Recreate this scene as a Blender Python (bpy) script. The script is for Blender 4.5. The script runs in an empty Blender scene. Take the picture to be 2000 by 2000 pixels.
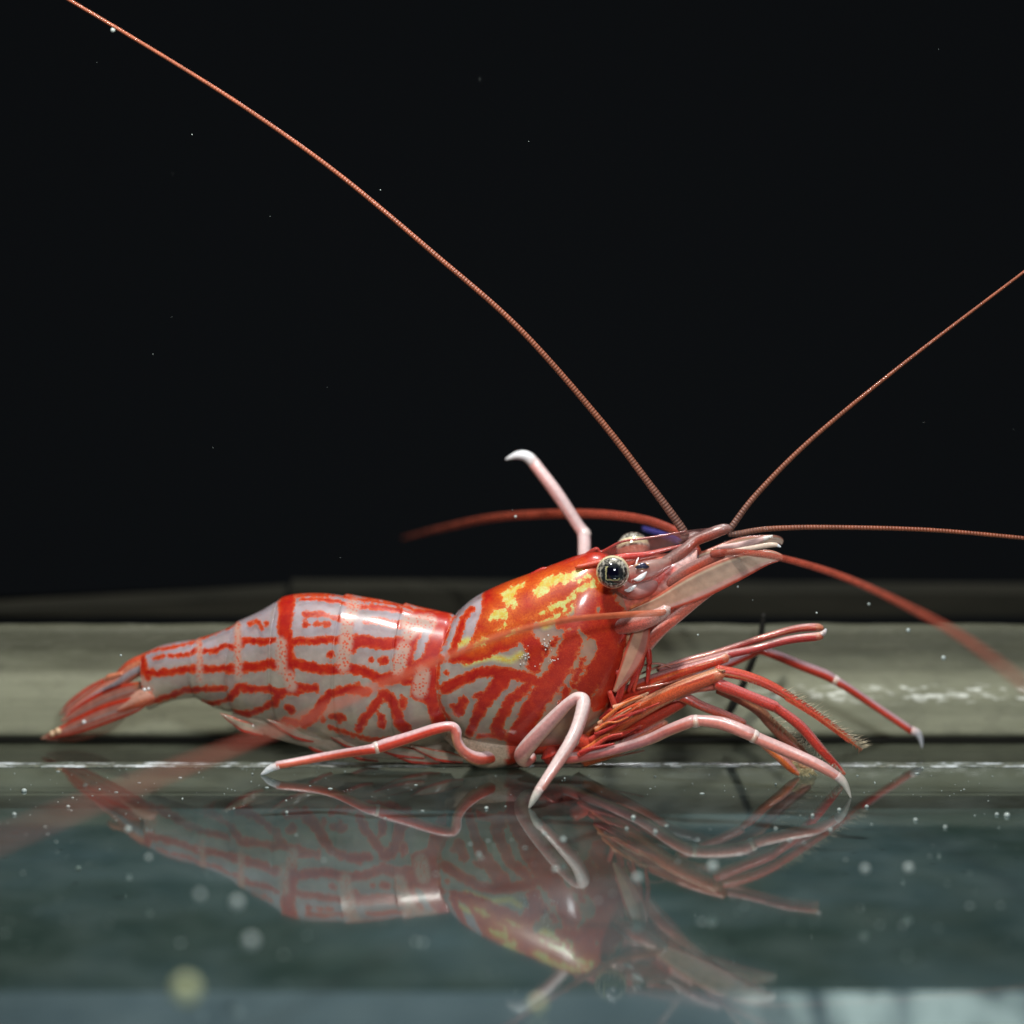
import bpy, math, random
import numpy as np
from mathutils import Vector, noise as mnoise

random.seed(7); rng = np.random.default_rng(7)
scene = bpy.context.scene
col = scene.collection

# ------------------------------------------------------------------ camera
D = 80.0; PITCH = math.radians(12.0)
CAMZ = 21.76
CL = np.array([0.0, -D*math.cos(PITCH), CAMZ])
FWD = np.array([0, math.cos(PITCH), -math.sin(PITCH)])
UPV = np.array([0, math.sin(PITCH), math.cos(PITCH)])
cam_d = bpy.data.cameras.new('camera'); cam = bpy.data.objects.new('camera', cam_d); col.objects.link(cam)
cam.location = CL; cam.rotation_euler = (math.radians(90)-PITCH, 0, 0)
cam_d.sensor_width = 36; cam_d.lens = 36*D/20.0
cam_d.clip_start = 1; cam_d.clip_end = 1000
cam_d.dof.use_dof = True; cam_d.dof.focus_distance = D-0.7; cam_d.dof.aperture_fstop = 0.144/2.2
scene.camera = cam

# ------------------------------------------------------------------ world, lamps, exposure
w = bpy.data.worlds.new("World"); scene.world = w; w.use_nodes = True
w.node_tree.nodes['Background'].inputs[0].default_value = (0.6, 0.7, 0.75, 1)
w.node_tree.nodes['Background'].inputs[1].default_value = 0.006
scene.view_settings.view_transform = 'Standard'; scene.view_settings.look = 'None'
scene.view_settings.exposure = 0.0; scene.view_settings.gamma = 1.0
def area(name, loc, target, size, power, colr, sy=None):
    l = bpy.data.lights.new(name, 'AREA'); l.size = size; l.energy = power; l.color = colr
    if sy: l.shape = 'RECTANGLE'; l.size_y = sy
    o = bpy.data.objects.new(name, l); col.objects.link(o); o.location = loc
    o.rotation_euler = (Vector(target)-Vector(loc)).to_track_quat('-Z', 'Y').to_euler()
    return o
area('tank_lamp', (-3, -9, 27), (0, 0, 0), 2.6, 7300, (1.0, 0.97, 0.92), 2)
area('window_light', (12, -50, 30), (0, 0, 2), 6, 12000, (0.93, 0.97, 1.0), 5)
area('rear_lamp', (4, 7, 26), (0, 1.5, 0), 5, 2600, (0.95, 0.98, 1.0), 2)

# ------------------------------------------------------------------ helpers
def P(px, py, y=0.0):
    d = FWD + np.array([(px-1000)/1000*10/D, 0, 0]) - UPV*((py-1000)/1000*10/D)
    return CL + d*((y-CL[1])/d[1])
def G(px, py, z=0.0):
    d = FWD + np.array([(px-1000)/1000*10/D, 0, 0]) - UPV*((py-1000)/1000*10/D)
    return CL + d*((z-CL[2])/d[2])
def proj(V):
    r = V-CL; dep = r@FWD
    return np.stack([1000+r[:, 0]/dep*D*100, 1000-(r@UPV)/dep*D*100], 1)
def axis_y(px):   # depth of the body midline
    return float(np.interp(px, [60, 285, 600, 900, 1200, 1550], [1.75, 1.15, 0.55, 0.1, -0.2, -0.5]))
LAT = np.array([-0.13, -0.99, 0.0])    # towards the near side of the animal

def mk(name, verts, faces, mat, parent=None, smooth=True, attrs=None, tint=None):
    me = bpy.data.meshes.new(name)
    me.from_pydata([tuple(v) for v in verts], [], [tuple(f) for f in faces]); me.update()
    if smooth: me.polygons.foreach_set('use_smooth', [True]*len(me.polygons))
    if attrs:
        for k, a in attrs.items():
            at = me.attributes.new(k, 'FLOAT', 'POINT'); at.data.foreach_set('value', np.asarray(a, dtype=np.float32))
    if tint is not None:
        at = me.attributes.new('tint', 'FLOAT_COLOR', 'POINT')
        t = np.ones((len(verts), 4), dtype=np.float32); t[:, :3] = tint
        at.data.foreach_set('color', t.ravel())
    me.materials.append(mat)
    o = bpy.data.objects.new(name, me); col.objects.link(o)
    if parent is not None: o.parent = parent
    return o
def thing(o, label, cat, group=None):
    o['label'] = label; o['category'] = cat
    if group: o['group'] = group
    return o
def kind(o, k): o['kind'] = k; return o

class Mat:
    def __init__(s, name):
        s.m = bpy.data.materials.new(name); s.m.use_nodes = True; s.nt = s.m.node_tree
        s.nt.nodes.clear(); s.out = s.n('ShaderNodeOutputMaterial')
    def n(s, t, **kw):
        nd = s.nt.nodes.new(t)
        for k, v in kw.items():
            if k[0] == '_': nd.inputs[k[1:].replace('__', ' ')].default_value = v
            else: setattr(nd, k, v)
        return nd
    def l(s, a, b): s.nt.links.new(a, b)
    def math(s, op, a, b=None, c=None, clamp=False):
        nd = s.n('ShaderNodeMath', operation=op); nd.use_clamp = clamp
        for i, x in enumerate((a, b, c)):
            if x is None: continue
            if isinstance(x, (int, float)): nd.inputs[i].default_value = x
            else: s.l(x, nd.inputs[i])
        return nd.outputs[0]
    def mix(s, f, a, b, mode='MIX'):
        nd = s.n('ShaderNodeMix', data_type='RGBA', blend_type=mode)
        for i, x in ((0, f), (6, a), (7, b)):
            if isinstance(x, (int, float)): nd.inputs[i].default_value = x
            elif isinstance(x, tuple): nd.inputs[i].default_value = (*x, 1)
            else: s.l(x, nd.inputs[i])
        return nd.outputs[2]
    def noise(s, scale, detail=2, coord=None, rough=.5, dist=0):
        nd = s.n('ShaderNodeTexNoise'); nd.inputs['Scale'].default_value = scale
        nd.inputs['Detail'].default_value = detail; nd.inputs['Roughness'].default_value = rough
        nd.inputs['Distortion'].default_value = dist
        s.l(coord if coord is not None else s.obj(), nd.inputs['Vector']); return nd.outputs[0]
    def obj(s):
        if not hasattr(s, '_o'): s._o = s.n('ShaderNodeNewGeometry').outputs['Position']
        return s._o
    def scaled(s, x, y, z):
        nd = s.n('ShaderNodeVectorMath', operation='MULTIPLY'); s.l(s.obj(), nd.inputs[0]); nd.inputs[1].default_value = (x, y, z)
        return nd.outputs[0]
    def attr(s, name, out='Fac'):
        return s.n('ShaderNodeAttribute', attribute_name=name).outputs[out]
    def rng(s, v, a, b, c=0., d=1., smooth=False):
        nd = s.n('ShaderNodeMapRange'); nd.clamp = True
        if smooth: nd.interpolation_type = 'SMOOTHSTEP'
        s.l(v, nd.inputs[0])
        for i, x in enumerate((a, b, c, d)): nd.inputs[i+1].default_value = x
        return nd.outputs[0]
    def bump(s, h, strength, dist=.02):
        nd = s.n('ShaderNodeBump'); nd.inputs['Strength'].default_value = strength; nd.inputs['Distance'].default_value = dist
        s.l(h, nd.inputs['Height']); return nd.outputs[0]
    def princ(s, color, rough=.4, spec=.5, sss=0, coat=0, bump=None, alpha=None, metal=0, coat_r=.06, trans=0):
        p = s.n('ShaderNodeBsdfPrincipled')
        if isinstance(color, tuple): p.inputs['Base Color'].default_value = (*color, 1)
        else: s.l(color, p.inputs['Base Color'])
        if isinstance(rough, (int, float)): p.inputs['Roughness'].default_value = rough
        else: s.l(rough, p.inputs['Roughness'])
        p.inputs['Specular IOR Level'].default_value = spec; p.inputs['Metallic'].default_value = metal
        p.inputs['Subsurface Weight'].default_value = sss; p.inputs['Subsurface Radius'].default_value = (1, .35, .25)
        p.inputs['Subsurface Scale'].default_value = .15
        p.inputs['Coat Weight'].default_value = coat; p.inputs['Coat Roughness'].default_value = coat_r
        if bump is not None: s.l(bump, p.inputs['Normal'])
        if alpha is not None:
            if isinstance(alpha, (int, float)): p.inputs['Alpha'].default_value = alpha
            else: s.l(alpha, p.inputs['Alpha'])
        return p.outputs[0]
    def done(s, sh): s.l(sh, s.out.inputs['Surface']); return s.m

# pigment carried on the vertices, for limbs and small parts
def tint_mat(name, rough=.35, coat=.6, sss=.25, alpha=None, nscale=14, namp=.35, bstr=.15, ring=False, speck=0.0):
    M = Mat(name)
    c = M.attr('tint', 'Color')
    n = M.noise(nscale, 3)
    v = M.rng(n, .3, .7, 1-namp, 1+namp)
    hs = M.n('ShaderNodeVectorMath', operation='SCALE'); M.l(c, hs.inputs[0]); M.l(v, hs.inputs[3])
    c = hs.outputs[0]
    h = M.noise(nscale*2.5, 3)
    if speck:
        vo = M.n('ShaderNodeTexVoronoi'); vo.inputs['Scale'].default_value = 22; M.l(M.obj(), vo.inputs['Vector'])
        f = M.rng(vo.outputs['Distance'], .18, .34, speck, 0)
        c = M.mix(f, c, (.55, .05, .02))
    if ring:
        s_ = M.attr('along')
        wv = M.math('SINE', M.math('MULTIPLY', s_, 2*math.pi/0.062))
        f = M.rng(wv, -.2, .9, 0, .3)
        c = M.mix(f, c, (.36, .15, .07), 'MIX')
        h = wv
    b = M.bump(h, bstr, .03)
    return M.done(M.princ(c, rough, .5, sss, coat, b, alpha))
M_leg = tint_mat('leg_shell', .32, .5, .05, namp=.12, bstr=.1)
M_mouth = tint_mat('limb_shell_red', .28, .6, .12, nscale=34, namp=.3, bstr=.2)
M_glassy = tint_mat('clear_fin', .25, .8, .1, alpha=.66, nscale=6, namp=.16, bstr=.08)
M_clear = tint_mat('clear_membrane', .2, .8, .1, alpha=.27, nscale=10, namp=.3)
M_ant = tint_mat('ringed_antenna', .5, .15, 0, nscale=5, namp=.25, bstr=.3, ring=True)
M_antblur = tint_mat('smooth_antenna', .45, .15, .05, alpha=.58, nscale=4, namp=.2, bstr=.1)
M_hair = tint_mat('bristle', .3, .3, 0, alpha=.8)
M_head = tint_mat('head_shell', .3, .7, .12, nscale=9, namp=.4, bstr=.2, speck=.3)

# body shell: signed distances to the pigment bars live on the vertices
def body_mat():
    M = Mat('striped_shell')
    sd = M.attr('red_distance'); ye = M.attr('yellow'); sp = M.attr('speckle'); wm = M.attr('warm')
    n1 = M.noise(9, 2); n2 = M.noise(30, 3, rough=.7)
    d = M.math('ADD', sd, M.math('ADD', M.math('MULTIPLY', M.math('SUBTRACT', n1, .5), M.math('ADD', 13., M.math('MULTIPLY', wm, 10.))), M.math('MULTIPLY', M.math('SUBTRACT', n2, .5), 11.)))
    mask = M.rng(d, 3.0, .2, 0, 1, True)
    n3 = M.noise(6, 3)
    red = M.mix(M.rng(n3, .35, .68), (.34, .006, .007), (.47, .022, .007))
    red = M.mix(M.math('MULTIPLY', wm, M.rng(n2, .42, .72, 0, .45)), red, (.62, .09, .010))
    red = M.mix(M.math('MULTIPLY', M.attr('orange'), M.rng(n2, .35, .6, .35, .9)), red, (.66, .145, .012))
    red = M.mix(M.math('MULTIPLY', wm, M.rng(M.noise(1.7, 3), .45, .65, 0, .6)), red, (.33, .012, .006))  # inner shadow painted in as dark red patches
    n5 = M.noise(55, 2)
    red = M.mix(M.rng(n5, .5, .7, 0, .3), red, (.70, .11, .025))
    red = M.mix(M.rng(M.noise(20, 2), .5, .75, 0, .5), red, (.36, .012, .01))
    edge = M.rng(d, -4, 1.5, 0, .5)
    red = M.mix(edge, red, (.75, .17, .035))
    pale = M.mix(M.rng(n1, .3, .7), (.40, .335, .33), (.50, .41, .40))
    pale = M.mix(M.attr('ventral'), pale, (.48, .41, .28))
    pale = M.mix(M.rng(M.attr('ventral'), .25, 0, 0, .6), pale, (.50, .45, .54))
    pale = M.mix(wm, pale, (.52, .31, .20))
    cl = M.noise(2.2, 3)
    pale = M.mix(M.rng(cl, .45, .7, 0, .6), pale, (.50, .32, .30))
    pale = M.mix(M.rng(M.noise(3.1, 3), .5, .75, 0, .6), pale, (.30, .29, .25))
    yel = M.mix(M.rng(n1, .35, .65), (.58, .44, .06), (.56, .62, .22))
    yel = M.mix(M.rng(M.noise(38, 3), .50, .66, 0, .65), yel, (.66, .22, .025))
    pale = M.mix(ye, pale, yel)
    vo = M.n('ShaderNodeTexVoronoi'); vo.inputs['Scale'].default_value = 17; M.l(M.obj(), vo.inputs['Vector'])
    n4 = M.noise(40, 2)
    dd = M.math('ADD', vo.outputs['Distance'], M.math('MULTIPLY', M.math('SUBTRACT', n4, .5), .5))
    dot = M.rng(dd, .42, .30)
    spc = M.mix(dot, (.50, .33, .26), (.62, .09, .035))
    c = M.mix(mask, pale, red)
    c = M.mix(M.math('MULTIPLY', sp, .85), c, spc)
    h = M.math('ADD', M.math('MULTIPLY', n2, .5), M.math('MULTIPLY', M.noise(70, 2), .4))
    b = M.bump(h, .12, .02)
    al = M.math('SUBTRACT', 1.0, M.math('MULTIPLY', M.math('SUBTRACT', 1.0, mask), M.math('MULTIPLY', M.math('SUBTRACT', 1.0, M.math('MULTIPLY', sp, .6)), M.math('MULTIPLY', M.rng(cl, .3, .7, .28, .55), M.math('SUBTRACT', 1.0, ye)))))
    return M.done(M.princ(c, .34, .4, .12, .4, b, alpha=al, coat_r=.12))
M_body = body_mat()
def core_mat():
    M = Mat('inner_flesh'); t_ = M.attr('tint', 'Color')
    f1 = M.noise(1, 4, M.scaled(3.5, 3.5, 9)); f2 = M.noise(5, 3)
    c = M.mix(M.rng(f1, .4, .68, 0, .55), t_, (.62, .40, .33)); c = M.mix(M.rng(f2, .52, .74, 0, .6), c, (.34, .20, .16))
    return M.done(M.princ(c, .5, .4, .25, 0, M.bump(f1, .4, .05)))
M_core = core_mat()

# ------------------------------------------------------------------ pigment map (side view of the animal, mirrored left/right)
def Z(ox, oy, k, pts): return [(ox+x/k, oy+y/k) for x, y in pts]
z1 = lambda *p: Z(50, 1100, 3.864, p)
z2 = lambda *p: Z(450, 1100, 3.864, p)
z3 = lambda *p: Z(800, 1050, 3.864, p)
RED = []   # (points, halfwidth start, halfwidth end) in zoom units
def r1(h, *p, e=None): RED.append((z1(*p), h/3.864, (e or h)/3.864))
def r2(h, *p, e=None): RED.append((z2(*p), h/3.864, (e or h)/3.864))
def r3(h, *p, e=None): RED.append((z3(*p), h/3.864, (e or h)/3.864))
r2(11, (540,272), (700,270), (820,292), (930,325), (1060,330)); r2(16, (1060,325), (1250,350), (1380,390), (1500,400))
r2(9, (370,300), (480,250), (640,236), (830,240), (950,275), (1100,288), (1300,318), (1400,352), (1640,375))
r2(58, (430,270), (415,400), (410,520), (435,640), (445,780), (445,850), e=34)
r2(17, (560,385), (680,380), (760,400), (830,425), (885,440)); r2(22, (565,465), (568,466)); r2(17, (650,458), (735,465))
r2(27, (470,590), (560,585), (640,590), (700,575), (780,580), (900,575), (960,560))
r2(44, (910,640), (980,585), (1070,600), (1160,610), (1260,600), (1340,600)); r2(25, (1030,440), (1120,430), (1210,460), (1320,465))
r2(37, (460,750), (560,775), (680,800), (780,800), (880,790), (960,800), (1060,840), (1150,880))
r2(46, (1150,880), (1300,850), (1450,760), (1560,720))
r2(26, (1250,880), (1420,900))
r2(62, (1600,420), (1590,520), (1530,640), (1500,740), (1510,850), (1500,950), (1530,1080), (1590,1220), e=48)
r2(60, (1440,900), (1420,980)); r2(30, (1400,980), (1500,1040)); r2(36, (1480,385), (1600,400)); r2(28, (1400,375), (1480,385))
r2(28, (1420,500), (1360,650), (1340,740), (1370,840)); r2(20,(1560,560),(1470,700),(1430,800))
r2(27, (755,688), (757,690)); r2(19, (1065,728), (1066,729)); r2(30, (1140,740), (1165,735)); r2(16, (1240,725), (1255,726))
r2(28, (480,920), (560,940), (640,940)); r2(30, (330,1060), (360,990), (440,960), (520,960))
r2(34, (690,1060), (740,990), (830,970), (920,950), (1030,970)); r2(14, (870,940), (960,915))
r2(40, (560,1200), (640,1140), (680,1080), (720,1020)); r2(14, (400,1180), (480,1205), (580,1200), e=30); r2(13, (690,1140), (705,1190))
r2(26, (430,1090), (465,1110)); r2(24, (765,1155), (850,1160)); r2(18, (820,1180), (825,1195))
r2(32, (970,1240), (1010,1170), (1080,1090), (1150,990)); r2(38, (1150,990), (1210,1020), (1250,1120), (1280,1210), (1330,1260))
r2(28, (1140,1160), (1145,1220)); r2(12, (1120,1130), (1135,1150)); r2(26, (1300,1040), (1300,1080)); r2(12,(1290,1010),(1300,1030))
r2(13, (750,1240), (900,1290), (1050,1325), (1200,1330), (1350,1300))
r2(22, (20,640), (110,590), (180,590), (300,590)); r2(34, (0,800), (120,790), (220,780), (300,755), (340,770))
r2(24, (90,930), (200,950), (300,950), (330,965)); r2(28, (0,1010), (60,940)); r2(20, (40,1130), (130,1140), (220,1110), (300,1060), (350,1020))
r2(13, (140,455), (210,440), (235,490)); r2(14, (272,460), (272,470))
r1(8, (880,690), (1000,650), (1250,605), (1480,505), (1600,455))
r1(25, (900,820), (1000,830), (1150,810), (1290,795), (1400,800), (1550,790), (1640,780), (1760,790), (1860,760))
r1(12, (970,720), (1040,705)); r1(15, (1090,700), (1230,685), (1300,650))
r1(18, (1340,665), (1430,660), (1500,620), (1580,635)); r1(22, (1620,590), (1700,580), (1780,600), (1870,580))
r1(22, (880,700), (890,800), (930,870)); r1(20, (820,1075), (1000,1030), (1100,1000), (1200,960), (1350,950), (1500,945))
r1(15, (1250,1045), (1400,1060), (1500,1040), (1580,990), (1640,940)); r1(20, (1650,960), (1750,945), (1860,950))
r1(18, (1590,1130), (1720,1130), (1830,1080), (1930,1000))
r1(12, (1310,600), (1315,780)); r1(13, (1600,470), (1600,600), (1610,780))
r1(26, (760,1080), (840,1000), (860,900), (840,800))
# carapace
r3(8, (340,600), (240,720), (218,900), (208,1100), (228,1260), (310,1380))
r3(24, (400,620), (370,740), (320,860)); r3(18, (470,540), (440,560), (420,600))
r3(40, (270,1140), (380,1080), (520,1020), (640,1010), (760,1030), (900,1060), (980,1100))
r3(66, (700,1070), (640,1150), (560,1250), (500,1370), (450,1480), e=28)
r3(22, (320,1270), (330,1275)); r3(40, (370,1310), (400,1240)); r3(22, (500,1195), (540,1180)); r3(16, (280,1015), (282,1020))
r3(40, (850,1150), (760,1230), (700,1340), (650,1430), (690,1490)); r3(30, (900,1100), (850,1160))
r3(76, (1230,770), (1180,900), (1120,1020), (1020,1160), (930,1280), (880,1400), (800,1520))
r3(14, (520,1495), (650,1492), (800,1515)); r3(74, (1490,700), (1480,900), (1410,1020), (1330,1130))
r3(58, (900,780), (960,850), (940,960)); r3(26, (1100,770), (1080,800)); r3(18, (1080,900), (1090,940)); r3(22, (1050,850), (1030,880))
r3(24, (1310,920), (1260,1050), (1240,1110)); r3(24, (1190,1150), (1160,1230)); r3(18, (1130,1250), (1120,1300))
r3(90, (1330,480), (1330,620), (1430,700)); r3(48, (1150,640), (1350,640)); r3(70, (1500,560), (1530,900), (1480,1100))
r3(60, (1560,900), (1500,1150), (1420,1250)); r3(70, (1450,420), (1560,600), (1640,760), (1620,900), e=60)
UPOLY = z3((560,370), (760,240), (1080,90), (1420,-60), (1600,60), (1440,250), (1400,420), (1200,560), (930,640), (900,760), (740,850), (450,950), (270,940), (430,830), (500,690), (545,560))
PALE = [z3((690,420), (760,370), (870,330), (880,350), (810,420), (790,480), (740,530), (700,480)),
 z3((590,600), (640,540), (720,530), (760,570), (740,620), (660,620), (600,640)),
 z3((930,400), (980,320), (1080,280), (1200,260), (1300,230), (1315,290), (1200,345), (1100,360), (1040,410), (960,470), (935,430)),
 z3((850,610), (950,580), (1080,500), (1200,450), (1300,350), (1400,310), (1400,370), (1300,420), (1200,490), (1080,560), (950,605)),
 z3((700,740), (830,670), (870,690), (740,750)),
 z3((480,800), (550,750), (620,760), (560,820), (470,840)),
 z3((760,520),(800,470),(815,500),(790,560)), z3((1230,330),(1340,270),(1370,290),(1260,350)), z3((640,700),(720,640),(780,640),(700,700)), z3((1000,640),(1130,560),(1250,480),(1255,500),(1140,590),(1020,660))]
YEL = [(p, .5) for p in PALE]
YSTROKE = [(z3((420,950), (620,900), (760,930), (840,880)), 6), (z3((340,820), (440,780)), 8)]
YSTROKE += [(p+[p[0]], 8) for p in PALE]
SPECK = [(z2((930,320), (880,480), (870,620), (850,770)), 12), (z2((1340,450), (1500,440)), 14), (z2((1370,500),(1340,540)), 12), (z2((1310,640), (1260,800)), 12),
 (z2((1450,830), (1430,960)), 14), (z2((385,600), (385,800)), 9), (z2((440,850), (460,930)), 10), (z1((1310,600), (1315,880)), 5), (z1((1600,470), (1605,860)), 6), (z1((860,900), (930,960)), 10)]

def d_seg(Q, pts, h0, h1):
    n = len(pts)-1; best = np.full(len(Q), 1e9)
    for i in range(n):
        a = np.array(pts[i]); b = np.array(pts[i+1]); ab = b-a; L = max(ab@ab, 1e-6)
        t = np.clip(((Q-a)@ab)/L, 0, 1)
        hh = h0+(h1-h0)*(i+t)/n
        best = np.minimum(best, np.hypot(*(Q-a-t[:, None]*ab).T)-hh)
    return best
def sd_poly(Q, pts):
    d = d_seg(Q, pts+[pts[0]], 0, 0); inside = np.zeros(len(Q), bool)
    for i in range(len(pts)):
        x0, y0 = pts[i]; x1, y1 = pts[(i+1) % len(pts)]
        c = ((y0 > Q[:, 1]) != (y1 > Q[:, 1])) & (Q[:, 0] < (x1-x0)*(Q[:, 1]-y0)/((y1-y0) if abs(y1-y0) > 1e-9 else 1e-9)+x0)
        inside ^= c
    return np.where(inside, -d, d)
def pigment(Q):
    sd = np.full(len(Q), 60.0)
    for pts, a, b in RED: sd = np.minimum(sd, d_seg(Q, pts, a, b))
    sd = np.minimum(sd, sd_poly(Q, UPOLY))
    for p in PALE: sd = np.maximum(sd, -sd_poly(Q, p))
    y = np.full(len(Q), 60.0)
    for p, h in YSTROKE: y = np.minimum(y, d_seg(Q, p, h, h))
    for p in PALE: y = np.minimum(y, sd_poly(Q, p))
    s = np.full(len(Q), 60.0)
    for p, h in SPECK: s = np.minimum(s, d_seg(Q, p, h, h))
    og = np.full(len(Q), 200.0)
    for p in PALE: og = np.minimum(og, sd_poly(Q, p))
    warm = np.clip((Q[:, 0]-960)/160, 0, 1)*np.clip((Q[:,1]-1040)/60, .3, 1)
    return dict(red_distance=np.clip(sd, -40, 40), yellow=np.clip(.5-y/8, 0, 1), speckle=np.clip(.6-s/8, 0, 1), warm=warm, orange=np.clip(1-og/22, 0, 1))

def catmull(pts, n):
    P_ = np.array(pts, float); m = len(P_)
    ext = np.vstack([2*P_[0]-P_[1], P_, 2*P_[-1]-P_[-2]])
    out = []
    for i in range(m-1):
        p0, p1, p2, p3 = ext[i:i+4]
        for k in range(n):
            t = k/n
            out.append(.5*((2*p1)+(-p0+p2)*t+(2*p0-5*p1+4*p2-p3)*t*t+(-p0+3*p1-3*p2+p3)*t**3))
    out.append(P_[-1]); return np.array(out)

# a loft of body stations: (top x, top y, bottom x, bottom y, half width px, bow px)
def station_ring(s, na, grow=1.0, pw=2.2):
    tx, ty, bx, by, hw, bow = s
    T = P(tx, ty, axis_y(tx)); B = P(bx, by, axis_y(bx))
    c = (T+B)/2; u = (T-B)/2
    ang = np.linspace(0, 2*math.pi, na, endpoint=False)
    ca, sa = np.cos(ang), np.sin(ang)
    f = (np.abs(ca)**pw+np.abs(sa)**pw)**(-1/pw)
    bowv = np.array([1, -.13, 0])*bow/100
    # widest a little below the middle, narrower back
    wid = hw/100*(1-.12*ca)
    return c+grow*(f*ca)[:, None]*u+grow*(f*sa*wid)[:, None]*LAT+(np.clip(1-(f*ca)**2, 0, 1))[:, None]*bowv, ang
def loft(name, stations, nsub, mat, parent, na=150, grow=None, cap=True, pig=True, tintf=None):
    S = catmull(stations, nsub); rings = []; n = len(S)
    for i, s in enumerate(S):
        g = grow(i/(n-1)) if grow else 1.0
        rings.append(station_ring(s, na, g)[0])
    V = np.vstack(rings); F = []
    for i in range(n-1):
        for j in range(na):
            k = (j+1) % na
            F.append((i*na+j, i*na+k, (i+1)*na+k, (i+1)*na+j))
    if cap:
        F.append(tuple(range(na))[::-1][::-1]); F.append(tuple((n-1)*na+j for j in range(na))[::-1])
    attrs = None; tint = None
    ang = np.tile(np.linspace(0, 2*math.pi, na, endpoint=False), n)
    # mirrored position for the far side
    W = V.copy()
    far = np.sin(ang) < 0
    idx = np.arange(len(V)); row = idx//na; j = idx % na
    W[far] = V[(row*na+((na-j) % na))[far]]
    Q = proj(W)
    if pig: attrs = pigment(Q); attrs['ventral'] = np.clip(.5-np.cos(ang)*.75, 0, 1)
    if tintf is not None: tint = tintf(Q, ang)
    return mk(name, V, F, mat, parent, attrs=attrs, tint=tint)

# tube through (px, py, depth, halfwidth px); colour function f(s 0..1, angle array)->rgb
def tube(name, pts, mat, parent, colf, na=12, sub=8, flat=1.0, ripple=0.0, world=False, rounded=True):
    A = []
    for p in pts:
        q = np.array(p[:3]) if world else P(*p[:3]); A.append([*q, p[3]/100])
    C = catmull(A, sub) if sub > 1 else np.array(A)
    X = C[:, :3]; R = np.maximum(C[:, 3], .004)
    n = len(X); Tn = np.gradient(X, axis=0); Tn /= np.linalg.norm(Tn, axis=1)[:, None]+1e-9
    S = np.concatenate([[0], np.cumsum(np.linalg.norm(np.diff(X, axis=0), axis=1))])
    if ripple: R = R*(1+ripple*np.sin(S*2*math.pi/.09))
    up0 = np.array([0, 0, 1.0]); V = []; Tt = []; ang = np.linspace(0, 2*math.pi, na, endpoint=False)
    prev = None
    for i in range(n):
        side = np.cross(Tn[i], up0)
        if np.linalg.norm(side) < .25 and prev is not None: side = prev-Tn[i]*(prev@Tn[i])
        side /= np.linalg.norm(side)+1e-9
        if prev is not None and side@prev < 0: side = -side
        prev = side
        u = np.cross(side, Tn[i]);
        if u[2] < 0: u = -u
        V.append(X[i]+R[i]*(np.cos(ang)[:, None]*u+flat*np.sin(ang)[:, None]*side))
        Tt.append(colf(S[i]/S[-1], ang))
    V = np.vstack(V); T = np.vstack(Tt); F = []
    for i in range(n-1):
        for j in range(na):
            k = (j+1) % na; F.append((i*na+j, i*na+k, (i+1)*na+k, (i+1)*na+j))
    # rounded ends
    V = np.vstack([V, X[0]-Tn[0]*R[0]*.6, X[-1]+Tn[-1]*R[-1]*.8]); T = np.vstack([T, T[0], T[-1]])
    a, b = len(V)-2, len(V)-1
    for j in range(na):
        k = (j+1) % na; F.append((a, k, j)); F.append((b, (n-1)*na+j, (n-1)*na+k))
    al = np.concatenate([np.repeat(S, na), [0, S[-1]]])
    return mk(name, V, F, mat, parent, tint=T, attrs=dict(along=al))

def lerpc(stops, s):
    xs = [a for a, _ in stops]; return np.array([np.interp(s, xs, [c[i] for _, c in stops]) for i in range(3)])
def striped(stops, top, bottom=None, tw=.45, bw=.8):
    top = np.array(top); bottom = np.array(bottom if bottom is not None else top)
    def f(s, ang):
        base = lerpc(stops, s)[None, :].repeat(len(ang), 0)
        ft = np.clip((np.cos(ang)-tw)*5+.5, 0, 1)[:, None]*.85
        fb = np.clip((-np.cos(ang)-bw)*6+.5, 0, 1)[:, None]*.8
        return base*(1-ft)*(1-fb)+top*ft+bottom*fb*(1-ft)
    return f
def plain(stops): return lambda s, ang: lerpc(stops, s)[None, :].repeat(len(ang), 0)

# leaf-shaped blade: spine (px,py,depth,halfwidth px), widening along a direction, with colour bands across
def blade(name, pts, mat, parent, wdir, colf, thick=.03, nv=14, sub=8, curl=0.0):
    A = [[*P(*p[:3]), p[3]/100] for p in pts]; C = catmull(A, sub); n = len(C)
    wd = np.array(wdir, float); wd /= np.linalg.norm(wd)
    X = C[:, :3]; Tn = np.gradient(X, axis=0); Tn /= np.linalg.norm(Tn, axis=1)[:, None]
    V = []; T = []; v = np.linspace(-1, 1, nv)
    for side in (1, -1):
        for i in range(n):
            w_ = wd-Tn[i]*(wd@Tn[i]); w_ /= np.linalg.norm(w_); nr = np.cross(Tn[i], w_)
            w = max(C[i, 3], .01)
            V.append(X[i]+(v*w)[:, None]*w_+nr*(side*thick*np.sqrt(1-v**2*.98)+curl*w*v**2)[:, None]*1.0)
            T.append(np.array([colf(i/(n-1), vv) for vv in v]))
    V = np.vstack(V); T = np.vstack(T); F = []
    o = n*nv
    for i in range(n-1):
        for j in range(nv-1):
            a = i*nv+j; F.append((a, a+1, a+nv+1, a+nv)); F.append((o+a, o+a+nv, o+a+nv+1, o+a+1))
        F.append((i*nv, i*nv+nv, o+i*nv+nv, o+i*nv)); F.append((i*nv+nv-1, o+i*nv+nv-1, o+i*nv+2*nv-1, i*nv+2*nv-1))
    for j in range(nv-1):
        F.append((j, o+j, o+j+1, j+1)); e = (n-1)*nv; F.append((e+j, e+j+1, o+e+j+1, o+e+j))
    return mk(name, V, F, mat, parent, tint=T)

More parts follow.
